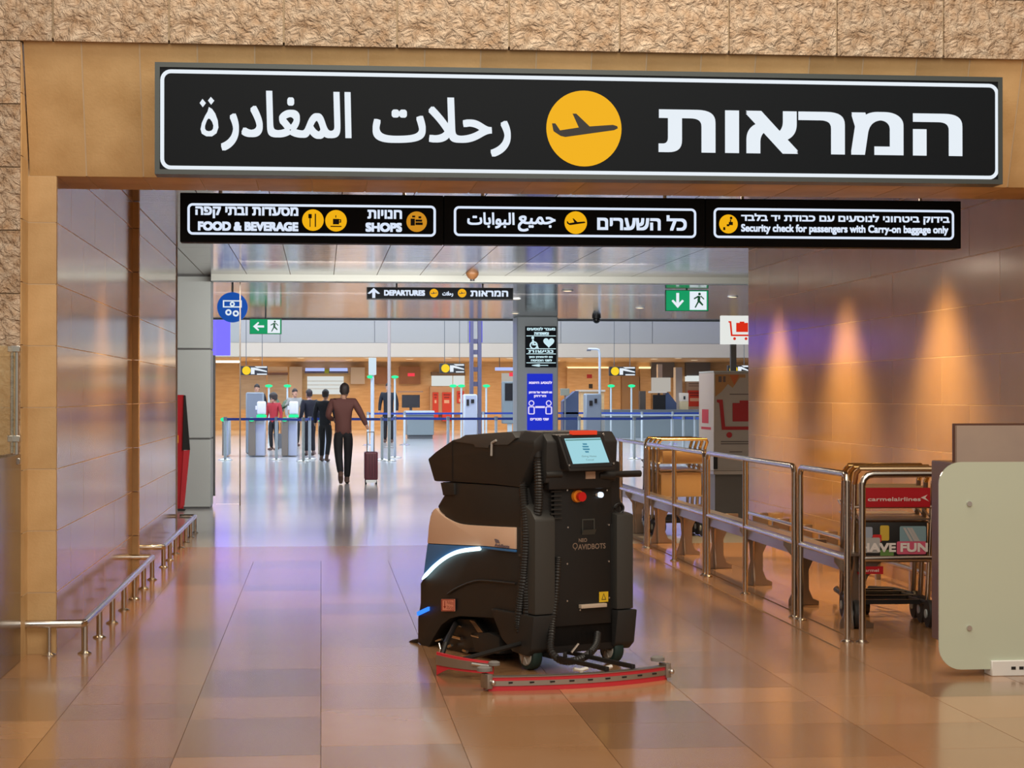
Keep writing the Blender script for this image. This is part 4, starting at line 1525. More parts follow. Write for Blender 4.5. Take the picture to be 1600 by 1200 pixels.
def make_trolley(label, ad, group, loc, rz):
    t = thing('luggage_trolley', label, 'trolley', loc, rz, group)
    B = lambda mb, n, m, p=None, **k: mb.build(n, m, p or t, local=True, **k)
    h = 1.06
    B(M().tube([(-.26, .10, .96), (-.265, .03, h - .03), (-.245, .0, h), (.245, .0, h), (.265, .03, h - .03), (.26, .10, .96)], 0.017, 10), 'handle', steel_orange_reflect if not ad else steel_warm_reflect, smooth=True)
    for s in (-1, 1):
        B(M().tube([(s * .26, .10, .97), (s * .255, .16, .60), (s * .25, .22, .16)], 0.017, 10), 'side_tube', steel_d if not ad else steel, smooth=True)
        B(M().tube([(s * .25, .20, .16), (s * .21, .62, .15), (s * .12, 1.0, .12)], 0.016, 8), 'base_rail', black, smooth=True)
        w = B(M().lathe([(.04, -.022), (.09, -.02), (.095, 0), (.09, .02), (.04, .022)], (s * .245, .14, .095), 20, 'x'), 'wheel', mat('tyre_black', (0.02, 0.02, 0.02), 0.6), smooth=True)
        B(M().cyl((s * .245 - .03, .14, .095), (s * .245 + .03, .14, .095), .03, 10), 'hub', grey_pale, w)
    B(M().tube([(-.26, .115, .80), (.26, .115, .80)], .009, 6).tube([(-.257, .14, .70), (.257, .14, .70)], .009, 6).tube([(-.255, .17, .44), (.255, .17, .44)], .009, 6), 'cross_bars', steel_d)
    B(M().box(-.24, .24, .10, .36, .715, .725).tube([(-.24, .12, .74), (-.24, .38, .80), (.24, .38, .80), (.24, .12, .74)], .008, 6), 'basket', steel_d)
    B(M().cyl((-.02, .95, .06), (.02, .95, .06), .06, 14), 'front_wheel', MATS['tyre_black'], smooth=True)
    B(M().box(-.19, .19, .55, .60, .13, .16).box(-.22, .22, .3, .34, .14, .17), 'platform_bars', black)
    up = B(M().box(-.215, .235, .075, .09, .80, .93), 'upper_board', red_pl if ad else board_orange_reflect, bevel=.004, seg=1)
    lo = B(M().box(-.225, .225, .115, .13, .44, .70), 'lower_board', black if ad else board_orange_reflect, bevel=.012)
    if ad:
        mb = M()
        f = lambda u, v, d: (u, .0735 - d, v)
        text(mb, 'carmelairlines', -.18, .17, .842, .868, f, .001)
        poly(mb, [(.17, .865), (.215, .885), (.20, .865), (.225, .84)], f, .001)
        B(mb, 'lettering', mat('print_pale', (0.70, 0.55, 0.52), 0.5), up)
        f = lambda u, v, d: (u, .1135 - d, v)
        for k, (a0, a1, b0, b1, c) in enumerate(((-.205, -.14, .60, .67, (.32, .38, .48)), (-.09, -.03, .58, .68, (.60, .42, .05)), (-.14, -.08, .57, .62, (.55, .02, .02)), (.04, .215, .57, .675, (.20, .33, .38)),
                                                 (-.205, -.09, .50, .60, (.42, .42, .42)), (-.09, .0, .47, .52, (.12, .25, .06)), (.02, .215, .49, .575, (.60, .10, .18)), (.03, .21, .455, .48, (.35, .40, .15)))):
            mb = M()
            poly(mb, rrect(a0, a1, b0, b1, .01, 3), f, .0003 * k)
            B(mb, 'print_patch', mat('print_patch_%d' % k, c, .5), lo)
        mb = M()
        for k, (c0, c) in enumerate(((.06, (.7, .7, .7)), (.085, (.5, .1, .05)), (.105, (.6, .45, .3)))):
            poly(mb, [(c0, .665), (c0 + .018, .665), (c0 + .07, .575), (c0 + .05, .575)], f, .004)
        B(mb, 'stripes', MATS['print_patch_4'], lo)
        mb = M()
        text(mb, 'HAVE FUN', -.225, .225, .505, .565, f, .0035)
        o = B(mb, 'slogan', mat('print_white', (0.75, 0.72, 0.70), .5), lo)
        for v in o.data.vertices:
            v.co.y -= .006
        lw = B(M().box(-.24, -.07, .11, .125, .36, .41), 'lower_tag', red_pl)
        mb = M()
        text(mb, 'carmel', -.21, -.10, .375, .395, lambda u, v, d: (u, .1085 - d, v), .0005)
        B(mb, 'lettering', MATS['print_pale'], lw)
    return t


gA = 'luggage trolleys nested in front, by the white counter'
xa = X_(1388, 12.0)
make_trolley('luggage trolley with red board and colourful poster reading HAVE FUN, frontmost of its stack', True, gA, (xa, 11.80, 0), radians(-4))
for k in (1, 2):
    make_trolley(('second' if k == 1 else 'hindmost') + ' luggage trolley of the stack with the red board by the white counter', False, gA, (xa + .04 * k, 11.80 + .27 * k, 0), radians(-4))
gB = 'luggage trolleys nested by the far fence'
xb = X_(1063, 19.9)
for k in range(4):
    make_trolley(['frontmost trolley of the far stack, with plain tan boards behind the steel fence', 'second trolley of the far stack with tan boards', 'third trolley of the far stack with tan boards', 'hindmost trolley of the far stack with tan boards, nearest the white kiosk'][k],
                 False, gB, (xb, 19.7 + .27 * k, 0), radians(3))

# ================================================================ RIGHT COUNTER
Yg = 9.86
gx0, gz1 = P(1467, 722, Yg)
gz0 = Z_(1046, Yg, 1520)
bx = X_(1455, 10.7)
t = thing('counter', 'white counter with large rounded pale green glass front, standing right of the luggage trolleys', 'counter', (gx0 + .8, Yg + .3, 0))
M().box(bx, gx0 + 1.7, Yg + 0.07, 10.7, 0.10, gz1 - 0.02).build('body', mat('brown_laminate', (0.13, 0.065, 0.04), 0.35), t, bevel=.006, seg=1)
gp = M().prism(rrect(gx0, gx0 + 1.75, gz0, gz1, 0.125, 8), 'y', Yg, Yg + .012).build('glass_front', mat('back_painted_glass', (0.52, 0.59, 0.47), 0.06, coat=1.0, spec=.5), t)
for px, py in ((1514, 787), (1514, 981)):
    x, z = P(px, py, Yg)
    M().cyl((x, Yg - .012, z), (x, Yg + .07, z), .014, 14).build('standoff', steel, t, smooth=True)
x, z = P(1495, 665, 10.35)
M().box(x, x + 1.5, 10.35, 10.38, gz1 - .1, z).build('back_board', mat('rose_stone', (0.42, 0.33, 0.27), .4, noise=(4, (.34, .27, .24), 4, .3)), t)
M().box(x - .012, x + 1.5, 10.38, 10.395, gz1 - .1, z + .012).build('board_edge', mat('edge_brown', (.10, .045, .03), .4), t)
px_ = X_(1545, Yg + .02)
M().box(px_, px_ + 1.2, Yg - .02, Yg + .1, 0.0, .085).build('plinth', white_pl, t, bevel=.004, seg=1)
M().box(bx + .3, px_ + 1.2, Yg + .12, 10.65, 0.0, .10).build('plinth_recess', grey_dark, t)
mb = M()
for k in (0, 1):
    mb.box(px_ + .11 + k * .045, px_ + .135 + k * .045, Yg - .0215, Yg - .02, .035, .052)
mb.build('vent_slots', black, t)

# ================================================================ LEFT PARTITION
xp = X_(33, YF - .02)
t = thing('partition', 'brown polished partition with a clear glass screen on top, beside the rough stone wall', 'partition', (xp - .03, 8.5, 0))
zt = Z_(709, 11.0, 20)
M().box(xp - .06, xp, 5.5, YF - .02, 0, zt).build('panel', mat('brown_gloss', (0.10, 0.06, 0.035), 0.18, spec=.6), t, bevel=.004, seg=1)
gt = Z_(543, 11.0, 20)
glassm = mat('clear_glass', (0.80, 0.90, 0.84), 0.02, trans=1.0, ior=1.45)
M().box(xp - .036, xp - .024, 5.5, YF - .06, zt + .01, gt).build('glass_screen', glassm, t)
mb = M().cyl((xp - .01, YF - .1, zt + .0), (xp - .01, YF - .1, gt + .01), .011, 10)
mb.build('end_post', steel, t, smooth=True)
for z in (gt - .01, zt + .09, zt - .04):
    M().box(xp - .045, xp + .012, YF - .13, YF - .07, z - .02, z + .02).build('clamp', steel, t, bevel=.004, seg=1)
zg = Z_(637, 11.0, 20)

# ================================================================ KIOSK, RED STAND, GLASS DOOR
Y = 22.6
x0, z1 = P(1115, 582, Y)
x1 = x0 + .95
t = thing('advertising_kiosk', 'tall white kiosk with red luggage trolley picture, at the end of the right stone wall', 'kiosk', (x0 + .4, Y, 0))
zk = Z_(736, Y, 1140)
M().box(x0, x1, Y, Y + .9, zk, z1).build('light_box', mat('kiosk_white', (0.44, 0.40, 0.36), .4), t, bevel=.006, seg=1)
M().box(x0 - .0, x1, Y - .01, Y + .9, z1, z1 + .02).build('top_edge', grey_pale, t)
M().box(x0 + .02, x1, Y + .02, Y + .85, 0, zk - .03).build('cabinet', mat('kiosk_grey', (.16, .14, .12), .45), t)
M().box(x0 - .01, x1, Y - .04, Y + .87, zk - .04, zk).build('shelf', steel_d, t)
icon(t, trolley_icon(x0 + .30, Z_(652, Y, 1150), .52), Y, 'trolley_symbol', mat('print_red', (.42, .02, .025), .5))
zz = lambda py: Z_(py, Y, 1140)
icon(t, [[(x0 + .02, zz(620)), (x0 + .10, zz(612)), (x0 + .18, zz(600)), (x0 + .24, zz(606)), (x0 + .33, zz(590)), (x0 + .4, zz(590)), (x0 + .4, zz(585)), (x0 + .02, zz(585))]], Y, 'orange_print', mat('print_orange', (.45, .24, .09), .5), .002)
icon(t, [[(x0 + .2, zz(586)), (x0 + .32, zz(586)), (x0 + .26, zz(602))]], Y, 'triangle_print', mat('print_orange_red', (.55, .14, .04), .5), .004)
mb = M()
for a, b_, c, d_ in ((0.06, .10, 588, 597), (.12, .15, 588, 597)):
    poly(mb, [(x0 + a, zz(d_)), (x0 + b_, zz(d_)), (x0 + b_, zz(c)), (x0 + a, zz(c))], yplane(Y), .003)
for py, a, b_ in ((616, .2, .45), (690, .09, .47), (693.5, .09, .47), (706, .2, .36)):
    poly(mb, [(x0 + a, zz(py + .7)), (x0 + b_, zz(py + .7)), (x0 + b_, zz(py - .7)), (x0 + a, zz(py - .7))], yplane(Y), .003)
mb.build('printed_lines', mat('print_dark', (.13, .10, .10), .5), t)
M().box(x0 - .001, x0 + .05, Y - .002, Y + .006, zz(733), zz(708)).build('dark_slot', black, t)
# side of the kiosk
mb = M()
sf = lambda u, v, d: (x0 - d, u, v)
poly(mb, [(Y + .15, zz(668)), (Y + .75, zz(668)), (Y + .75, zz(672)), (Y + .15, zz(672))], sf, .002)
poly(mb, [(Y + .3, zz(640)), (Y + .7, zz(640)), (Y + .7, zz(662)), (Y + .3, zz(662))], sf, .002)
mb.build('side_print', MATS['print_red'], t)

Y = 25.0
t = thing('red_stand', 'narrow red stand with black sloping panel leaning before the grey column', 'stand', (X_(285, Y), Y, 0))
z = lambda py: Z_(py, Y, 285)
xx = lambda px: X_(px, Y)
M().prism([(xx(271), z(617)), (xx(287.5), z(617)), (xx(287), z(795)), (xx(276), z(795))], 'y', Y, Y + .05).build('red_upright', red_pl, t, bevel=.004, seg=1)
M().prism([(xx(287.5), z(617)), (xx(290), z(618)), (xx(297), z(703)), (xx(285), z(703))], 'y', Y - .02, Y + .04).build('black_panel', black, t, bevel=.003, seg=1)
M().prism([(xx(287), z(704)), (xx(296.5), z(703)), (xx(288), z(790)), (xx(281), z(795))], 'y', Y - .01, Y + .06).build('red_side', mat('red_side', (.48, .03, .04), .4), t)
M().box(xx(274), xx(279), Y - .03, Y, z(692), z(680)).build('amber_tag', mat('amber', (.75, .30, .02), .4), t)
M().box(xx(272), xx(289), Y - .03, Y + .15, 0, .02).build('foot_plate', black, t)

Y = 26.1
t = thing('sliding_glass_door', 'open sliding glass door leaf with dark frame edge, beside the grey column', 'door', (X_(350, Y), Y, 0))
M().box(X_(328, Y), X_(336, Y), Y, Y + .10, Z_(775, Y, 330), Z_(555, Y, 330)).build('dark_jamb', grey_dark, t)
thin_glass = mat('thin_glass', (0.92, 0.96, 0.96), 0.01, trans=1.0, ior=1.12, spec=.5)
M().box(X_(337, Y), X_(375, Y), Y + .03, Y + .045, .02, Z_(440, Y, 350)).build('glass_leaf', thin_glass, t)
M().box(X_(374, Y), X_(376, Y), Y + .02, Y + .055, .0, Z_(440, Y, 350)).build('leaf_edge', steel_d, t)
mb = M()
text(mb, '', 0, 1, 0, 1, yplane(0)) if False else None

# ================================================================ PEOPLE
def skin_mesh(name, chains, m, parent, sub=1):
    """chains: list of lists of (x, y, z, r); equal first/last points are shared so limbs join smoothly"""
    verts, rad, edges, idx = [], [], [], {}
    for ch in chains:
        prev = None
        for (x, y, z, r) in ch:
            k = (round(x, 4), round(y, 4), round(z, 4))
            if k not in idx:
                idx[k] = len(verts)
                verts.append((x, y, z))
                rad.append(r)
            i = idx[k]
            if prev is not None and prev != i:
                edges.append((prev, i))
            prev = i
    me = bpy.data.meshes.new(name)
    me.from_pydata(verts, edges, [])
    o = bpy.data.objects.new(name, me)
    COL.objects.link(o)
    md = o.modifiers.new('s', 'SKIN')
    md.use_smooth_shade = True
    for i, r in enumerate(rad):
        sv = me.skin_vertices[0].data[i]
        sv.radius = r if isinstance(r, tuple) else (r, r)
    me.skin_vertices[0].data[0].use_root = True
    sb = o.modifiers.new('u', 'SUBSURF')
    sb.levels = sub
    sb.render_levels = sub
    bpy.context.view_layer.update()
    dg = bpy.context.evaluated_depsgraph_get()
    nm = bpy.data.meshes.new_from_object(o.evaluated_get(dg))
    bpy.data.objects.remove(o)
    nm.name = name
    for p in nm.polygons:
        p.use_smooth = True
    nm.materials.clear()
    nm.materials.append(m)
    o = bpy.data.objects.new(name, nm)
    COL.objects.link(o)
    o.parent = parent
    return o


skin_m = mat('skin', (0.42, 0.22, 0.14), .55)
SHO = mat('shoe_brown', (0.09, 0.045, 0.03), .5)


def lerp(a, b, t):
    return tuple(a[i] + (b[i] - a[i]) * t for i in range(3))


def person(label, loc, rz, J, shirt, trousers, hair, hs=0.0, scale=1.0, hair_kind='short', grip=None, detail=True):
    t = thing('person', label, 'person', loc, rz)
    t.scale = (scale,) * 3
    pel = (0, 0, .95)
    sp1, ch, nk = J.get('spine', (0, .0, 1.15)), J.get('chest', (0, .01, 1.36)), J.get('neck', (0, .02, 1.50))
    hd = J.get('head', (0, .04, 1.62))
    chains = [[(*pel, (.105, .075)), (*sp1, (.11, .08)), (*ch, (.12, .08)), (*nk, .045), (*lerp(nk, hd, .5), .05)]]
    top = []
    for s, k in ((-1, 'l'), (1, 'r')):
        sh = J.get('sh' + k, (s * .185, 0, 1.42))
        el = J.get('el' + k, (s * .25, -.02, 1.14))
        wr = J.get('wr' + k, (s * .26, .05, .89))
        hp = (s * .09, 0, .90)
        kn = J.get('kn' + k, (s * .10, .03, .50))
        an = J.get('an' + k, (s * .10, -.02, .09))
        hand = J.get('ha' + k, lerp(el, wr, 1.28))
        chains += [[(*ch, (.12, .08)), (*sh, .05), (*el, .042), (*wr, .030), (*lerp(wr, hand, .6), (.036, .018))]]
        chains += [[(*pel, (.105, .075)), (*hp, .065), (*kn, .055), (*an, .036)]]
        # fingers and thumb, rooted in the palm
        if detail:
            w = Vector(wr)
            d = (Vector(hand) - w)
            side = Vector((0, 1, 0))
            palm = w + d * .45
            for f in range(4):
                o_ = side * (.022 - .0145 * f)
                ln = (.075, .085, .08, .062)[f]
                a = palm + o_
                b = a + d.normalized() * ln * .55
                c = b + (d.normalized() * .5 + Vector((-s * .8, 0, 0))).normalized() * ln * .45
                chains.append([(*a, .009), (*b, .0085), (*c, .0075)])
            a = w + d * .25 + side * .02
            b = a + (side * .8 + d.normalized() * .6).normalized() * .035
            c = b + d.normalized() * .03
            chains.append([(*a, .011), (*b, .0095), (*c, .008)])
        top.append((sh, el, wr, hp, kn, an))
    body = skin_mesh('body', chains, skin_m, t)
    # head with face, joined into the same body mesh
    hm = M()
    hx, hy, hz = hd
    rings = []
    for z, rx, ry, oy in ((-.115, .025, .03, .045), (-.10, .045, .055, .035), (-.07, .062, .075, .02), (-.03, .070, .088, .01), (.01, .074, .094, 0), (.05, .073, .094, -.004), (.085, .060, .078, -.006), (.11, .035, .045, -.006), (.12, .01, .012, -.006)):
        rings.append([(hx + rx * cos(2 * pi * k / 16), hy + oy + ry * sin(2 * pi * k / 16), hz + z) for k in range(16)])
    hm.loft(rings)
    hm.tube([(hx, hy + .085, hz + .02), (hx, hy + .115, hz - .02), (hx, hy + .095, hz - .03)], [.008, .014, .008], 6)
    for s in (-1, 1):
        hm.ball((hx + s * .076, hy - .005, hz - .005), .012, .022, .032, 8, 6)
    bm = bmesh.new()
    bm.from_mesh(body.data)
    vs = [bm.verts.new(v) for v in hm.v]
    for f in hm.f:
        try:
            bm.faces.new([vs[i] for i in f]).smooth = True
        except ValueError:
            pass
    bmesh.ops.recalc_face_normals(bm, faces=bm.faces)
    bm.to_mesh(body.data)
    bm.free()
    fc = M()
    for s in (-1, 1):
        fc.ball((hx + s * .03, hy + .088, hz + .01), .011, .008, .007, 8, 6)
    fc.tube([(hx - .025, hy + .085, hz - .055), (hx, hy + .098, hz - .058), (hx + .025, hy + .085, hz - .055)], .005, 5)
    fc.build('eyes_and_mouth', mat('face_dark', (.10, .03, .03), .5), t, local=True)
    # hair
    hr = M()
    rings = []
    g = {'short': 1.08, 'big': 1.6, 'cap': 1.1}[hair_kind]
    for z, rx, ry, oy in ((-.06, .055, .05, -.045), (-.03, .072, .075, -.025), (.01, .076, .088, -.016), (.05, .078, .098, -.008), (.085, .068, .088, -.004), (.115, .042, .055, -.004), (.132, .012, .02, -.004)):
        rings.append([(hx + rx * g * cos(2 * pi * k / 16), hy + oy + ry * g * sin(2 * pi * k / 16), hz + z * (1 + (g - 1) * .6)) for k in range(16)])
    hr.loft(rings).build('hair', hair, t, local=True, smooth=True)
    # clothing
    sc = [[(*pel, (.155, .115)), (*sp1, (.152, .11)), (*ch, (.172, .12)), (*lerp(ch, nk, .6), .10), (*lerp(ch, nk, .92), .062)]]
    tc = [[(0, 0, 1.02, (.14, .105)), (0, 0, .92, (.155, .12))]]
    for sh, el, wr, hp, kn, an in top:
        sc += [[(*ch, (.172, .12)), (*sh, .078), (*el, .058), (*lerp(el, wr, .9), .043)]]
        tc += [[(0, 0, .92, (.155, .12)), (*hp, .108), (*kn, .075), (*an, .058)]]
    sc[0].insert(0, (0, 0, .82, (.175, .13)))
    skin_mesh('shirt', sc, shirt, t)
    skin_mesh('trousers', tc, trousers, t)
    for k_, (sh, el, wr, hp, kn, an) in enumerate(top):
        toe = J.get('toe' + 'lr'[k_], (an[0], an[1] + .17, .035))
        heel = J.get('heel' + 'lr'[k_], (an[0], an[1] - .06, .045))
        M().tube([(an[0], an[1], an[2] + .02), heel, lerp(heel, toe, .5), toe], [.045, .043, .045, .032], 10).build('shoe', SHO, t, local=True, smooth=True)
    return t


dark_hair = mat('hair_dark', (0.022, 0.013, 0.010), .6)
coat_black = mat('cloth_black', (0.005, 0.005, 0.008), .8)
trous_black = mat('trouser_black', (0.006, 0.005, 0.006), .8)
shirt_brown = mat('shirt_brown', (0.10, 0.034, 0.026), .8)
mx, my = F(538, 756)
J = dict(shr=(.19, 0, 1.42), elr=(.33, -.03, 1.17), wrr=(.42, -.05, .98), har=(.445, -.055, .90), shl=(-.19, 0, 1.42), ell=(-.27, -.04, 1.17), wrl=(-.17, .12, 1.10), hal=(-.12, .20, 1.11),
         knl=(-.08, -.02, .50), anl=(-.03, -.20, .17), toel=(-.03, -.16, .03), heell=(-.03, -.26, .14), knr=(.08, .08, .50), anr=(.06, .10, .09), head=(.02, .06, 1.615))
person('man in a brown shirt and black trousers walking away, pulling the maroon suitcase', (mx - .02, my, 0), radians(-4), J, shirt_brown, trous_black, dark_hair)
# suitcase
cx, cy = F(580, 757)
t = thing('suitcase', 'maroon wheeled suitcase pulled by the man in the brown shirt', 'suitcase', (cx, cy, 0), 0)
M().box(cx - .115, cx + .115, cy, cy + .36, .075, .56).build('shell', mat('maroon', (.10, .018, .03), .4), t, bevel=.03, seg=3)
mb = M()
for k in range(4):
    mb.box(cx - .09 + k * .05, cx - .075 + k * .05, cy - .006, cy + .01, .11, .52)
mb.build('ribs', mat('maroon_dark', (.06, .012, .02), .45), t)
M().box(cx - .09, cx + .09, cy - .004, cy + .02, .03, .078).build('lower_plate', white_pl, t)
for sx_ in (-1, 1):
    for sy_ in (.03, .33):
        M().cyl((cx + sx_ * .09 - .012, cy + sy_, .035), (cx + sx_ * .09 + .012, cy + sy_, .035), .035, 12).build('wheel', black, t)
M().tube([(cx - .07, cy + .04, .56), (cx - .07, cy + .02, .90), (cx + .05, cy + .02, .90), (cx + .05, cy + .04, .56)], .010, 8).build('pull_handle', steel_d, t, smooth=True)


def stand(label, px, pyfoot, pyhead, Jx=None, shirt=coat_black, tr=trous_black, rz=0.0, hair=None, hk='short', Y=None, detail=False):
    if Y is None:
        x, y = F(px, pyfoot)
    else:
        x, y = X_(px, Y), Y
    zt_ = Z_(pyhead, y, px)
    s = max(.9, min(1.12, zt_ / 1.75))
    return person(label, (x, y, 0), rz, Jx or {}, shirt, tr, hair or dark_hair, scale=s, hair_kind=hk, detail=detail)


walk = dict(knl=(-.1, .12, .5), anl=(-.1, .05, .1), knr=(.1, -.02, .5), anr=(.1, -.2, .14))
stand('person in black clothes walking just left of the man in brown', 508, 721, 608, walk, rz=radians(-15))
stand('person in a dark coat behind the blue belt, left of the walking people', 484, 0, 608, Y=47.5, rz=radians(30))
stand('person in a dark navy coat standing behind the grey desk with monitors', 607, 0, 598, Y=60, shirt=mat('cloth_navy', (.007, .008, .014), .8), rz=radians(170))
stand('person in a pale grey jacket among the white gate readers', 460, 0, 607, Y=56, shirt=mat('cloth_grey', (.25, .24, .22), .8), rz=radians(200))
stand('person in black with dark hair behind the tall grey terminal', 402, 0, 600, Y=60, rz=radians(170))
stand('person in a red top with full dark hair in front of the potted palm', 428, 0, 620, Y=52, shirt=mat('cloth_red', (.30, .015, .02), .7), hk='big', rz=radians(150))

# ================================================================ FAR HALL FURNITURE
def pb(mb, x0, y0, x1, y1, Y, dep, pxm=None):
    """box filling a rectangle seen in the photograph, standing at distance Y"""
    pm_ = (x0 + x1) / 2
    a, b = X_(x0, Y), X_(x1, Y)
    return mb.box(min(a, b), max(a, b), Y, Y + dep, max(0, Z_(y1, Y, pm_)), Z_(y0, Y, pm_))


def simple(name, label, cat, parts, group=None):
    """parts: (part name, material, bevel, [(x0,y0,x1,y1,Y,depth), ...])"""
    parts = [(a_, b_, c_, [(*r_[:4], (r_[4] if r_[4] < 75.5 else 81.8 - (82 - r_[4]) * .05), (r_[5] if r_[4] < 75.5 else 0.19 + (82 - r_[4]) * .05)) for r_ in d_]) for a_, b_, c_, d_ in parts]
    q = parts[0][3][0]
    t = thing(name, label, cat, (X_((q[0] + q[2]) / 2, q[4]), q[4], 0), 0, group)
    for nm, m, bv, rects in parts:
        mb = M()
        for r_ in rects:
            pb(mb, *r_)
        mb.build(nm, m, t, bevel=bv, seg=1)
    return t


def stanchion(px, Y, label, to=None, hgt=1.0):
    x = X_(px, Y)
    t = thing('belt_post', label, 'post', (x, Y, 0), 0, 'queue posts with blue belts')
    M().lathe([(.17, 0), (.17, .012), (.10, .03), (.03, .045)], (x, Y, 0), 18).build('base', steel, t, smooth=True)
    M().cyl((x, Y, .03), (x, Y, hgt), .035, 12).build('pole', grey_pale, t, smooth=True)
    M().cyl((x, Y, hgt - .07), (x, Y, hgt + .02), .042, 12).build('belt_head', mat('belt_head_grey', (.20, .22, .24), .4), t)
    if to:
        x2, y2 = X_(to[0], to[1]), to[1]
        d = Vector((x2 - x, y2 - Y, 0)).normalized() * .035
        nrm = Vector((-d.y, d.x, 0)) * .08
        zz0, zz1 = hgt - .065, hgt - .005
        M().add([(x + d.x, Y + d.y, zz0), (x2 - d.x, y2 - d.y, zz0), (x2 - d.x, y2 - d.y, zz1), (x + d.x, Y + d.y, zz1),
                 (x + d.x, Y + d.y + .004, zz0), (x2 - d.x, y2 - d.y + .004, zz0), (x2 - d.x, y2 - d.y + .004, zz1), (x + d.x, Y + d.y + .004, zz1)],
                [(0, 1, 2, 3), (7, 6, 5, 4), (0, 4, 5, 1), (3, 2, 6, 7), (0, 3, 7, 4), (1, 5, 6, 2)]).build('belt', blue_belt, t)
    return t


row1 = [(352, 44.3), (432, 44.3), (474, 43.2), (484, 44.6), (597, 43.9), (608, 43.2), (617, 45.5), (700, 44.5), (775, 44.5), (905, 44.5), (991, 44.0), (1050, 46), (1068, 45.2), (1086, 45), (1100, 44.2)]
for i, (px, Y) in enumerate(row1):
    nxt = row1[i + 1] if i + 1 < len(row1) else None
    where = ['nearest the glass door', 'before the left gate cabinets', 'just left of the person in black', 'close behind the post left of the person in black', 'leftmost of the three right of the suitcase', 'middle one of the three right of the suitcase',
             'right one of the three right of the suitcase', 'right of the grey desk', 'left of the blue display column', 'right of the blue display column, above the robot screen', 'with wide base above the first trolley fence post',
             'behind the far trolley stack, left one', 'behind the far trolley stack, middle one', 'behind the far trolley stack, right one', 'beside the white kiosk'][i]
    stanchion(px, Y, 'steel queue post with blue belt ' + where, nxt)
row2 = [(575, 57), (632, 57), (755, 57.5), (870, 58), (932, 58), (1003, 57), (1051, 57), (1105, 57.5)]
for i, (px, Y) in enumerate(row2):
    nxt = row2[i + 1] if i + 1 < len(row2) else None
    where = ['behind the suitcase', 'at the left end of the grey desk', 'left of the tall screen terminal', 'just right of the display column', 'behind the grey machine with two slots', 'under the dark panel right of centre', 'before the black monitor on the right', 'behind the white kiosk edge'][i]
    stanchion(px, Y, 'far-row queue post with blue belt ' + where, nxt)

# gate cabinets
gm = mat('gate_bronze', (.20, .17, .12), .4)
gl = mat('gate_side', (.45, .50, .54), .35)
for i, (xa_, xb_, wh) in enumerate(((347, 357, 'nearest the glass door, seen through it'), (388, 414, 'below the left white reader'), (440, 464, 'below the right white reader'), (497, 511, 'beside the person in black'))):
    Y = 46.5 + (i == 3) * 2
    w = xb_ - xa_
    t = simple('entry_gate', 'tall narrow steel entry gate cabinet with green light ' + wh, 'gate', [
        ('front', gm, .01, [(xa_, 657, xa_ + w * .42, 712, Y, 1.4)]), ('side_panel', gl, .01, [(xa_ + w * .42, 657, xb_, 712, Y + .1, 1.2)]),
        ('top', grey_dark, .0, [(xa_, 654, xb_, 657, Y, 1.4)])], 'steel entry gates with green lights')
    x = X_(xa_ + w * .2, Y)
    z = Z_(655.5, Y, xa_)
    M().ball((x, Y - .02, z), .075, .03, .05, 12, 8).build('green_light', green_led, t, smooth=True)
    if i in (1, 2):
        xr = X_(xa_ + w * .78, Y)
        M().box(xr - .11, xr + .11, Y + .1, Y + .3, Z_(648, Y), Z_(627, Y)).build('reader', white_pl, t, bevel=.05, seg=3)
        M().box(xr - .15, xr - .1, Y + .12, Y + .2, Z_(640, Y), Z_(634, Y)).build('reader_tray', white_pl, t)
        M().box(xr - .12, xr + .12, Y + .08, Y + .3, Z_(652, Y), Z_(648, Y)).build('reader_light', green_led, t)

# tall grey terminals
def terminal(label, x0, y0, x1, y1, Y, screen=None, slots=None, m=grey_mach):
    parts = [('body', m, .03, [(x0, y0, x1, y1, Y, .45)])]
    if screen:
        parts.append(('screen', blackg, .0, [(*screen, Y - .02, .03)]))
    if slots:
        parts.append(('slot', blackg, .0, [(*s, Y - .02, .03) for s in slots]))
    return simple('self_service_terminal', label, 'terminal', parts)


terminal('broad grey terminal back standing left of the gate readers', 384, 613, 412, 730, 49)
terminal('tall grey terminal with dark screen left of the display column', 785, 596, 808, 662, 67, (789, 599, 801, 626))
simple('terminal_stand', 'round-footed stand under the tall grey terminal by the display column', 'stand', [('pole', grey_pale, 0, [(793, 662, 800, 681, 67.1, .12)]), ('foot', grey_pale, 0, [(787, 680, 806, 700, 66.9, .5)])])
terminal('grey machine with two dark slots before the blue truss', 725, 616, 746, 730, 47, None, [(729, 624, 733, 634), (736, 624, 741, 630)], grey_pale)
terminal('rounded grey machine with two dark slots above the robot screen', 915, 615, 940, 730, 47, None, [(921, 626, 926, 634), (929, 623, 933, 630)], grey_mach)

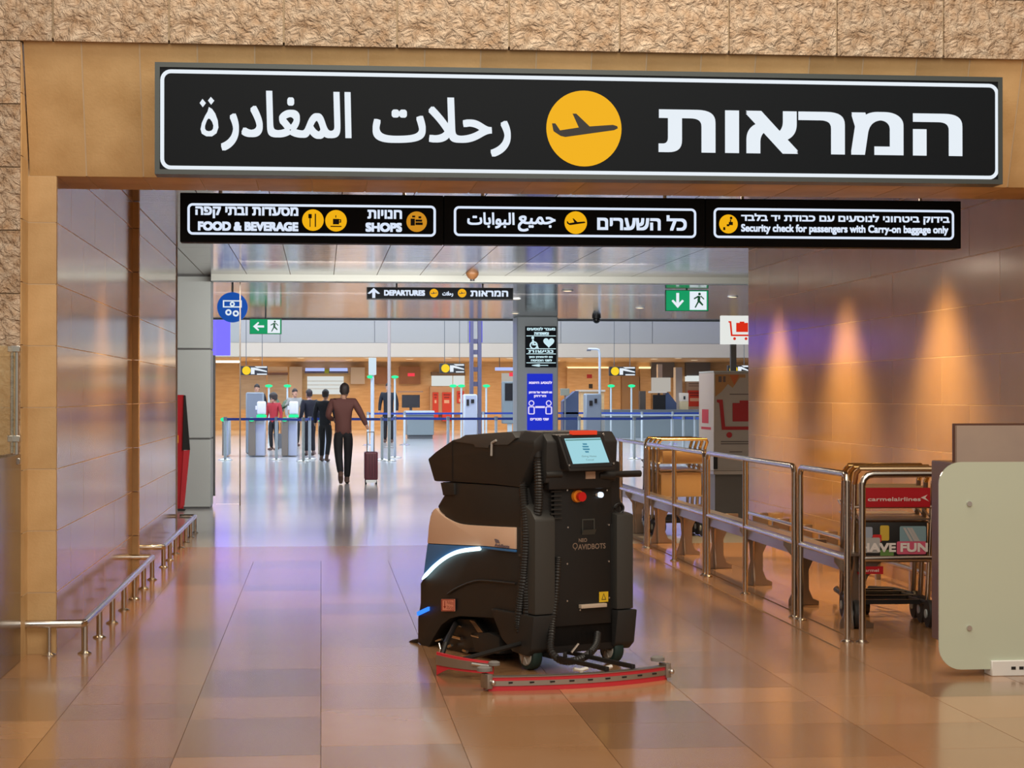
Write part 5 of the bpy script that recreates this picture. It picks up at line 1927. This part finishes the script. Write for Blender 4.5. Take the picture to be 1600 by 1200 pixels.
# desks and counters
simple('check_desk', 'large grey desk block behind the posts right of the suitcase', 'desk', [('body', grey_mach, .02, [(636, 648, 678, 680, 65, 1.2)]), ('base', grey_dark, 0, [(638, 680, 676, 700, 65.1, 1.0)]), ('top', grey_pale, 0, [(634, 642, 679, 648, 64.9, 1.4)])])
simple('monitor', 'wide black monitor on the desk beside the person in navy', 'monitor', [('screen', blackg, .01, [(628, 617, 656, 637, 66.2, .1)]), ('shelf', wood_dark, 0, [(622, 611, 661, 613, 66.1, .3)]), ('leg', grey_dark, 0, [(640, 637, 644, 720, 66.35, .1)])])
simple('counter_desk', 'warm wooden counter behind the belts left of the grey machine above the robot', 'counter', [('body', wood_lit, .0, [(908, 612, 944, 720, 67, .8)]), ('top', cream, 0, [(905, 609, 946, 612, 66.9, 1.0)])])
simple('counter_desk', 'long grey counter below the far belts, right of the display column', 'counter', [('body', grey_mach, .01, [(945, 650, 1100, 720, 66, .8)]), ('top', grey_dark, 0, [(943, 640, 1102, 644, 65.8, 1.2)]), ('upper_panel', grey_pale, 0, [(945, 644, 1100, 650, 65.9, .9)])])
simple('monitor', 'black monitor on the long counter right of the dark panel', 'monitor', [('screen', blackg, .01, [(1020, 617, 1040, 641, 66.3, .1)]), ('shelf', cream, 0, [(1015, 611, 1042, 614, 66.2, .3)]), ('leg', grey_dark, 0, [(1028, 613, 1031, 641, 66.45, .1)])])
t = thing('check_in_hood', 'navy slanted hood beside the black monitor on the long counter', 'hood', (X_(1048, 66.3), 66.3, 0))
M().prism([(X_(1040, 66.3), Z_(613, 66.3)), (X_(1044, 66.3), Z_(613, 66.3)), (X_(1057, 66.3), Z_(630, 66.3)), (X_(1057, 66.3), Z_(641, 66.3)), (X_(1040, 66.3), Z_(641, 66.3))], 'y', 66.3, 66.8).build('hood', mat('navy', (.03, .045, .09), .5), t)
t = thing('check_in_hood', 'navy slanted hood right of the display column', 'hood', (X_(893, 58), 58, 0))
M().prism([(X_(880, 58), Z_(627, 58)), (X_(899, 58), Z_(611, 58)), (X_(904, 58), Z_(611, 58)), (X_(904, 58), 0), (X_(880, 58), 0)], 'y', 58, 58.6).build('hood', MATS['navy'], t)
t = simple('desk_monitor', 'small framed screen right of the display column', 'monitor', [('screen', mat('screen_olive', (.16, .16, .12), .4), .01, [(876, 607, 890, 618, 57.5, .1)]), ('pole', grey_dark, 0, [(882, 618, 884, 720, 57.55, .05)])])
simple('parcel_box', 'beige box with dark mark on the long counter near the red poster', 'box', [('box', cream, .01, [(1063, 614, 1076, 627, 66.1, .3)]), ('lower_box', mat('beige', (.42, .32, .18), .5), .01, [(1063, 627, 1076, 641, 66.1, .3)]), ('mark', black, 0, [(1068, 619, 1071, 624, 66.07, .02)])])
simple('dark_kiosk', 'narrow dark panel standing between the wooden booths', 'panel', [('panel', mat('panel_brown', (.05, .035, .025), .5), .0, [(1000, 611, 1009, 641, 66.2, .3)])])

# walls and booths at the very back
simple('wood_booth', 'lit wooden wall booth with strip light, left of the yellow disc sign', 'booth', [('panel', wood_lit, 0, [(886, 574, 952, 640, 80, .5)]), ('strip_light', glow('strip_warm', (1, .72, .38), 1.5), 0, [(887, 573, 951, 575.5, 79.9, .1)]), ('dark_box', black, 0, [(920, 600, 926, 607, 79.9, .1)]), ('red_mark', mat('print_red', (.42, .02, .025), .5), 0, [(917, 585, 925, 591, 79.9, .05)])])
simple('wood_booth', 'narrow lit wooden wall booth right of the yellow disc sign', 'booth', [('panel', wood_lit, 0, [(1000, 574, 1017, 640, 80, .5)]), ('strip_light', MATS['strip_warm'], 0, [(1000, 573, 1017, 576, 79.9, .1)])])
simple('brown_screen', 'dull brown screen wall below the yellow disc sign on the right', 'screen', [('panel', mat('dull_brown', (.30, .19, .10), .5), 0, [(972, 588, 999, 640, 78, .4)])])
simple('brown_screen', 'dark brown wall panel behind the person in navy, left half', 'screen', [('panel', wood_dark, 0, [(586, 574, 607, 600, 79, .4)])])
simple('brown_screen', 'dark brown wall panel with red light, right of the grey pole', 'screen', [('panel', wood_dark, 0, [(624, 573, 657, 600, 79, .4)]), ('red_light', glow('red_led', (.9, .05, .08), 1.0), 0, [(637, 583, 648, 588, 78.9, .05)])])
simple('column_clad', 'pale grey square pillar at the back, left of the blue lit shop', 'pillar', [('body', mat('pillar_grey', (.42, .38, .33), .5), 0, [(452, 573, 472, 690, 76, .5)])])
simple('wall_screen', 'pale blank square screen at the back, right of the blue lit shop', 'screen', [('panel', MATS['pillar_grey'], 0, [(548, 574, 570, 600, 76, .2)])])
simple('pillar', 'round pale pillar at the back right of the grey wall', 'pillar', [('body', MATS['pillar_grey'], 0, [(1056, 574, 1066, 650, 74, .5)])])
simple('pillar', 'thin pale pillar left of the white lit shop on the right', 'pillar', [('body', cream, 0, [(1028, 569, 1035, 590, 74, .3)])])
simple('grey_wall', 'grey wall panel between the two pale pillars at the back right', 'screen', [('panel', mat('slate', (.14, .13, .13), .5), 0, [(1018, 566, 1054, 590, 79, .3)])])
simple('grey_wall', 'dark grey wall panel behind the trolley sign post', 'screen', [('panel', MATS['slate'], 0, [(1072, 566, 1110, 588, 79, .3)])])
shopw = glow('shop_white', (.80, .84, .82), .85)
bluet = glow('blue_tube', (.45, .55, 1.0), 1.0)
simple('lit_shop', 'bright white shop front with two blue light tubes at the back left', 'shop', [('back_wall', shopw, 0, [(480, 588, 537, 616, 78, .3)]), ('shelf_edges', grey_pale, 0, [(480, y, 537, y + .8, 77.9, .1) for y in (595, 601, 607)]), ('blue_tube', bluet, 0, [(477, 575, 507, 580, 76, .2), (515, 575, 543, 580, 76, .2)]),
                      ('tube_fascia', mat('fascia_navy', (.05, .06, .16), .4), 0, [(476, 580, 544, 583, 75.9, .3)]), ('green_emblem', mat('emblem_green', (.2, .3, .02), .5), 0, [(507, 577, 514, 583, 75.8, .1)])])
simple('lit_shop', 'white lit shop window with red posters, right of the grey desk', 'shop', [('back_wall', shopw, 0, [(675, 587, 707, 603, 78, .3), (709, 587, 726, 603, 78, .3)]), ('fascia', mat('fascia_brown', (.14, .10, .07), .5), 0, [(674, 581, 727, 587, 77.9, .3)]),
                      ('lower_wall', mat('shop_beige', (.50, .34, .22), .5), 0, [(672, 604, 727, 645, 78.2, .2)])])
simple('lit_shop', 'white lit shop window behind the thin pale pillar on the right', 'shop', [('back_wall', glow('shop_dim', (.62, .58, .52), .7), 0, [(1020, 590, 1048, 612, 78, .3)]), ('brown_side', wood_lit, 0, [(1048, 590, 1056, 640, 77.9, .3)])])
simple('lit_shop', 'white lit wall with red poster, left of the white kiosk', 'shop', [('lit_band', shopw, 0, [(1073, 587, 1104, 596, 78, .3)]), ('lower_wall', mat('shop_greige', (.45, .38, .32), .5), 0, [(1073, 596, 1104, 640, 78, .3)]), ('printed_lines', MATS['print_dark'], 0, [(1076, 599, 1101, 600.2, 77.95, .05), (1076, 602.5, 1101, 603.5, 77.95, .05)])])
for (x0_, y0_, x1_, y1_, Y, lb) in ((676, 613, 685, 655, 77, 'narrow red poster left in the white shop window'), (691, 613, 705, 658, 77, 'wide red poster in the middle of the white shop window'), (714, 611, 725, 630, 77, 'small red poster by the blue truss'), (1075, 610, 1095, 635, 77, 'red poster on the lit wall left of the kiosk')):
    simple('poster', lb, 'poster', [('sheet', mat('poster_red', (.55, .05, .03), .5), 0, [(x0_, y0_, x1_, y1_, Y, .05)]), ('dark_print', mat('poster_dark', (.20, .02, .02), .5), 0, [(x0_ + 2, y0_ + 3, x1_ - 2, y0_ + 5, Y - .03, .02), (x0_ + 3, y0_ + 7, x1_ - 3, y0_ + 9, Y - .03, .02)]),
                                ('pale_print', mat('poster_pale', (.7, .45, .35), .5), 0, [(x0_ + 3, y0_ + 12, x1_ - 3, y0_ + 17, Y - .03, .02)])])
simple('wall_booth', 'glowing orange wood wall panel behind the left gate readers', 'booth', [('panel', wood_lit, 0, [(375, 586, 416, 640, 74, .4)]), ('lit_band', mat('bright_wood', (.80, .50, .22), .5), 0, [(418, 573, 449, 581, 74, .4)]), ('lower_panel', wood_lit, 0, [(418, 586, 449, 640, 74, .4)]), ('dark_band', wood_dark, 0, [(417, 582, 450, 586, 73.9, .4)])])
simple('blue_tube_sign', 'short blue light tube over the red dot, left of the display column', 'light', [('tube', bluet, 0, [(774, 574, 812, 579, 70.5, .15)]), ('red_dot', MATS['red_led'], 0, [(796, 582, 804, 588, 70.6, .1)]), ('white_back', MATS['shop_dim'], 0, [(784, 583, 812, 600, 71, .1)]), ('hanger_rod', grey_dark, 0, [(780, 556, 781, 575, 70.8, .05), (805, 556, 806, 575, 70.8, .05)])])

# yellow disc lane signs
for i, (x0_, x1_, y0_, y1_, lb) in enumerate(((376, 418, 572, 586, 'over the orange wall on the left'), (687, 726, 568, 583, 'above the white shop window by the truss'), (952, 993, 573, 587, 'over the brown screen on the right'), (1137, 1170, 571, 584, 'half hidden behind the trolley sign post'))):
    Y = 62.0
    t = simple('lane_sign', 'small yellow disc lane sign ' + lb, 'sign', [('case', black, .01, [(x0_, y0_, x1_, y1_, Y, .15)])], 'small lane signs with yellow discs')
    zc_ = Z_((y0_ + y1_) / 2, Y, x0_)
    mb = M()
    poly(mb, circ(X_(x0_ + 9, Y), zc_, .14), yplane(Y), .01)
    mb.build('yellow_disc', glow('lit_yellow2', (1, .68, .01), .95), t)
    mb = M()
    a, b = X_(x0_ + 16, Y), X_(x1_ - 1, Y)
    poly(mb, [(a, zc_ + .10), (a + .12, zc_ + .10), (b, zc_ - .01), (b, zc_ - .05), (a + .12, zc_ + .02), (a + .12, zc_ - .12), (a, zc_ - .12)], yplane(Y), .01)
    poly(mb, [(a + .12, zc_ + .14), (b, zc_ + .14), (b, zc_ + .09), (a + .2, zc_ + .09)], yplane(Y), .01)
    poly(mb, [(a + .2, zc_ - .10), (b, zc_ - .10), (b, zc_ - .14), (a + .2, zc_ - .14)], yplane(Y), .01)
    mb.build('arrow_and_text', white_glow, t)
    for f in (.2, .8):
        xx_ = X_(x0_ + (x1_ - x0_) * f, Y)
        M().cyl((xx_, Y + .07, Z_(y0_, Y)), (xx_, Y + .07, 9.5), .012, 6).build('hanger_rod', grey_dark, t)

# slim posts with green lane lights
for i, (px, py, lb) in enumerate(((420, 603, 'left one of the pair over the orange wall'), (449, 603, 'right one of the pair over the orange wall'), (617, 589, 'over the dark brown panels'), (708, 603, 'left of the truss'), (721, 603, 'beside the truss'), (760, 603, 'between truss and tall terminal'), (955, 603, 'left one under the right yellow disc sign'), (987, 603, 'right one under the right yellow disc sign'))):
    Y = 59.0
    x = X_(px, Y)
    z = Z_(py, Y, px)
    t = thing('lane_light', 'green lane light on slim post ' + lb, 'light', (x, Y, 0), 0, 'green lane lights on slim posts')
    M().cyl((x, Y + .05, 0), (x, Y + .05, z + .02), .03, 8).build('post', grey_pale, t)
    M().ball((x, Y, z), .12, .04, .05, 12, 6).build('lamp', green_led, t, smooth=True)
Y = 50.0
t = thing('display_post', 'white vertical light display on a grey pole above the suitcase', 'sign', (X_(580, Y), Y, 0))
M().box(X_(576, Y), X_(588, Y), Y, Y + .12, Z_(586, Y), Z_(559, Y)).build('display', glow('display_pale', (.70, .85, .95), .9), t, bevel=.02)
M().cyl((X_(582, Y), Y + .1, 0), (X_(582, Y), Y + .1, Z_(559, Y)), .05, 10).build('pole', grey_pale, t, smooth=True)
M().ball((X_(578, Y), Y, Z_(589, Y)), .08, .04, .045).build('green_light', green_led, t, smooth=True)
Y = 54.0
t = thing('grey_pole', 'plain grey pole rising behind the person in navy', 'pole', (X_(608, Y), Y, 0))
M().cyl((X_(608, Y), Y, 0), (X_(608, Y), Y, 4.6), .05, 10).build('pole', mat('pole_taupe', (.33, .28, .25), .4), t, smooth=True)
M().lathe([(.15, 0), (.15, .02), (.05, .04)], (X_(608, Y), Y, 0), 12).build('foot', steel_d, t)
Y = 48.0
t = thing('hook_pole', 'thin pale pole with bent top above the robot touch screen', 'pole', (X_(936, Y), Y, 0))
ztp = Z_(545, Y)
M().tube([(X_(937, Y), Y, 0), (X_(937, Y), Y, ztp - .12), (X_(935.5, Y), Y, ztp - .02), (X_(932, Y), Y, ztp), (X_(919, Y), Y, ztp)], .032, 10).build('pole', grey_pale, t, smooth=True)
M().box(X_(917, Y), X_(923, Y), Y - .05, Y + .05, ztp - .05, ztp - .01).build('head', grey_dark, t)

# blue lit lattice mast
Y = 48.0
xa_, xb_ = X_(734.5, Y), X_(752.5, Y)
t = thing('lattice_mast', 'dark steel lattice mast with blue lit upper edges, left of the display column', 'mast', ((xa_ + xb_) / 2, Y, 0))
mm = mat('mast_grey', (.10, .10, .13), .45)
for x in (xa_, xb_ - .09):
    M().box(x, x + .09, Y, Y + .25, 0, 5.5).build('chord', mm, t)
for k, py in enumerate((498, 533, 550, 577, 600, 625, 650, 690)):
    z = Z_(py, Y)
    M().box(xa_ + .09, xb_ - .09, Y + .05, Y + .2, z - .06, z + .06).build('batten', mm, t)
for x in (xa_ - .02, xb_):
    M().box(x, x + .02, Y + .0, Y + .05, Z_(535, Y), 5.4).build('blue_edge_light', glow('mast_blue', (.10, .09, .95), .7), t)  # no lamps: strips glow in place of blue light falling on the edges

# potted palm
Y = 54.0
x = X_(440, Y)
t = thing('potted_palm', 'dark green potted palm behind the person in the red top', 'plant', (x, Y, 0))
M().lathe([(.18, 0), (.24, .4), (.26, .42), (.22, .42), (.2, .38)], (x, Y, 0), 16).build('pot', grey_dark, t, smooth=True)
M().tube([(x, Y, .4), (x, Y, 1.1)], .03, 8).build('trunk', wood_dark, t)
for k in range(16):
    a = 2 * pi * k / 16 + random.uniform(-.2, .2)
    ln = random.uniform(.4, .6)
    up = random.uniform(.15, .5)
    pts = [Vector((x, Y, 1.1)) + Vector((cos(a) * ln * q_, sin(a) * ln * q_, up * q_ * 1.6 - .6 * q_ * q_ * .6)) for q_ in (0, .25, .5, .75, 1)]
    sd_ = Vector((-sin(a), cos(a), 0)) * .05
    vs = []
    for i_, p in enumerate(pts):
        w_ = (0.2, 1, 1, .7, .05)[i_]
        vs += [p - sd_ * w_, p + sd_ * w_]
    mb = M()
    mb.add(vs, [(2 * i_, 2 * i_ + 1, 2 * i_ + 3, 2 * i_ + 2) for i_ in range(4)])
    mb.build('leaf', mat('leaf_green', (.03, .05, .015), .5), t)
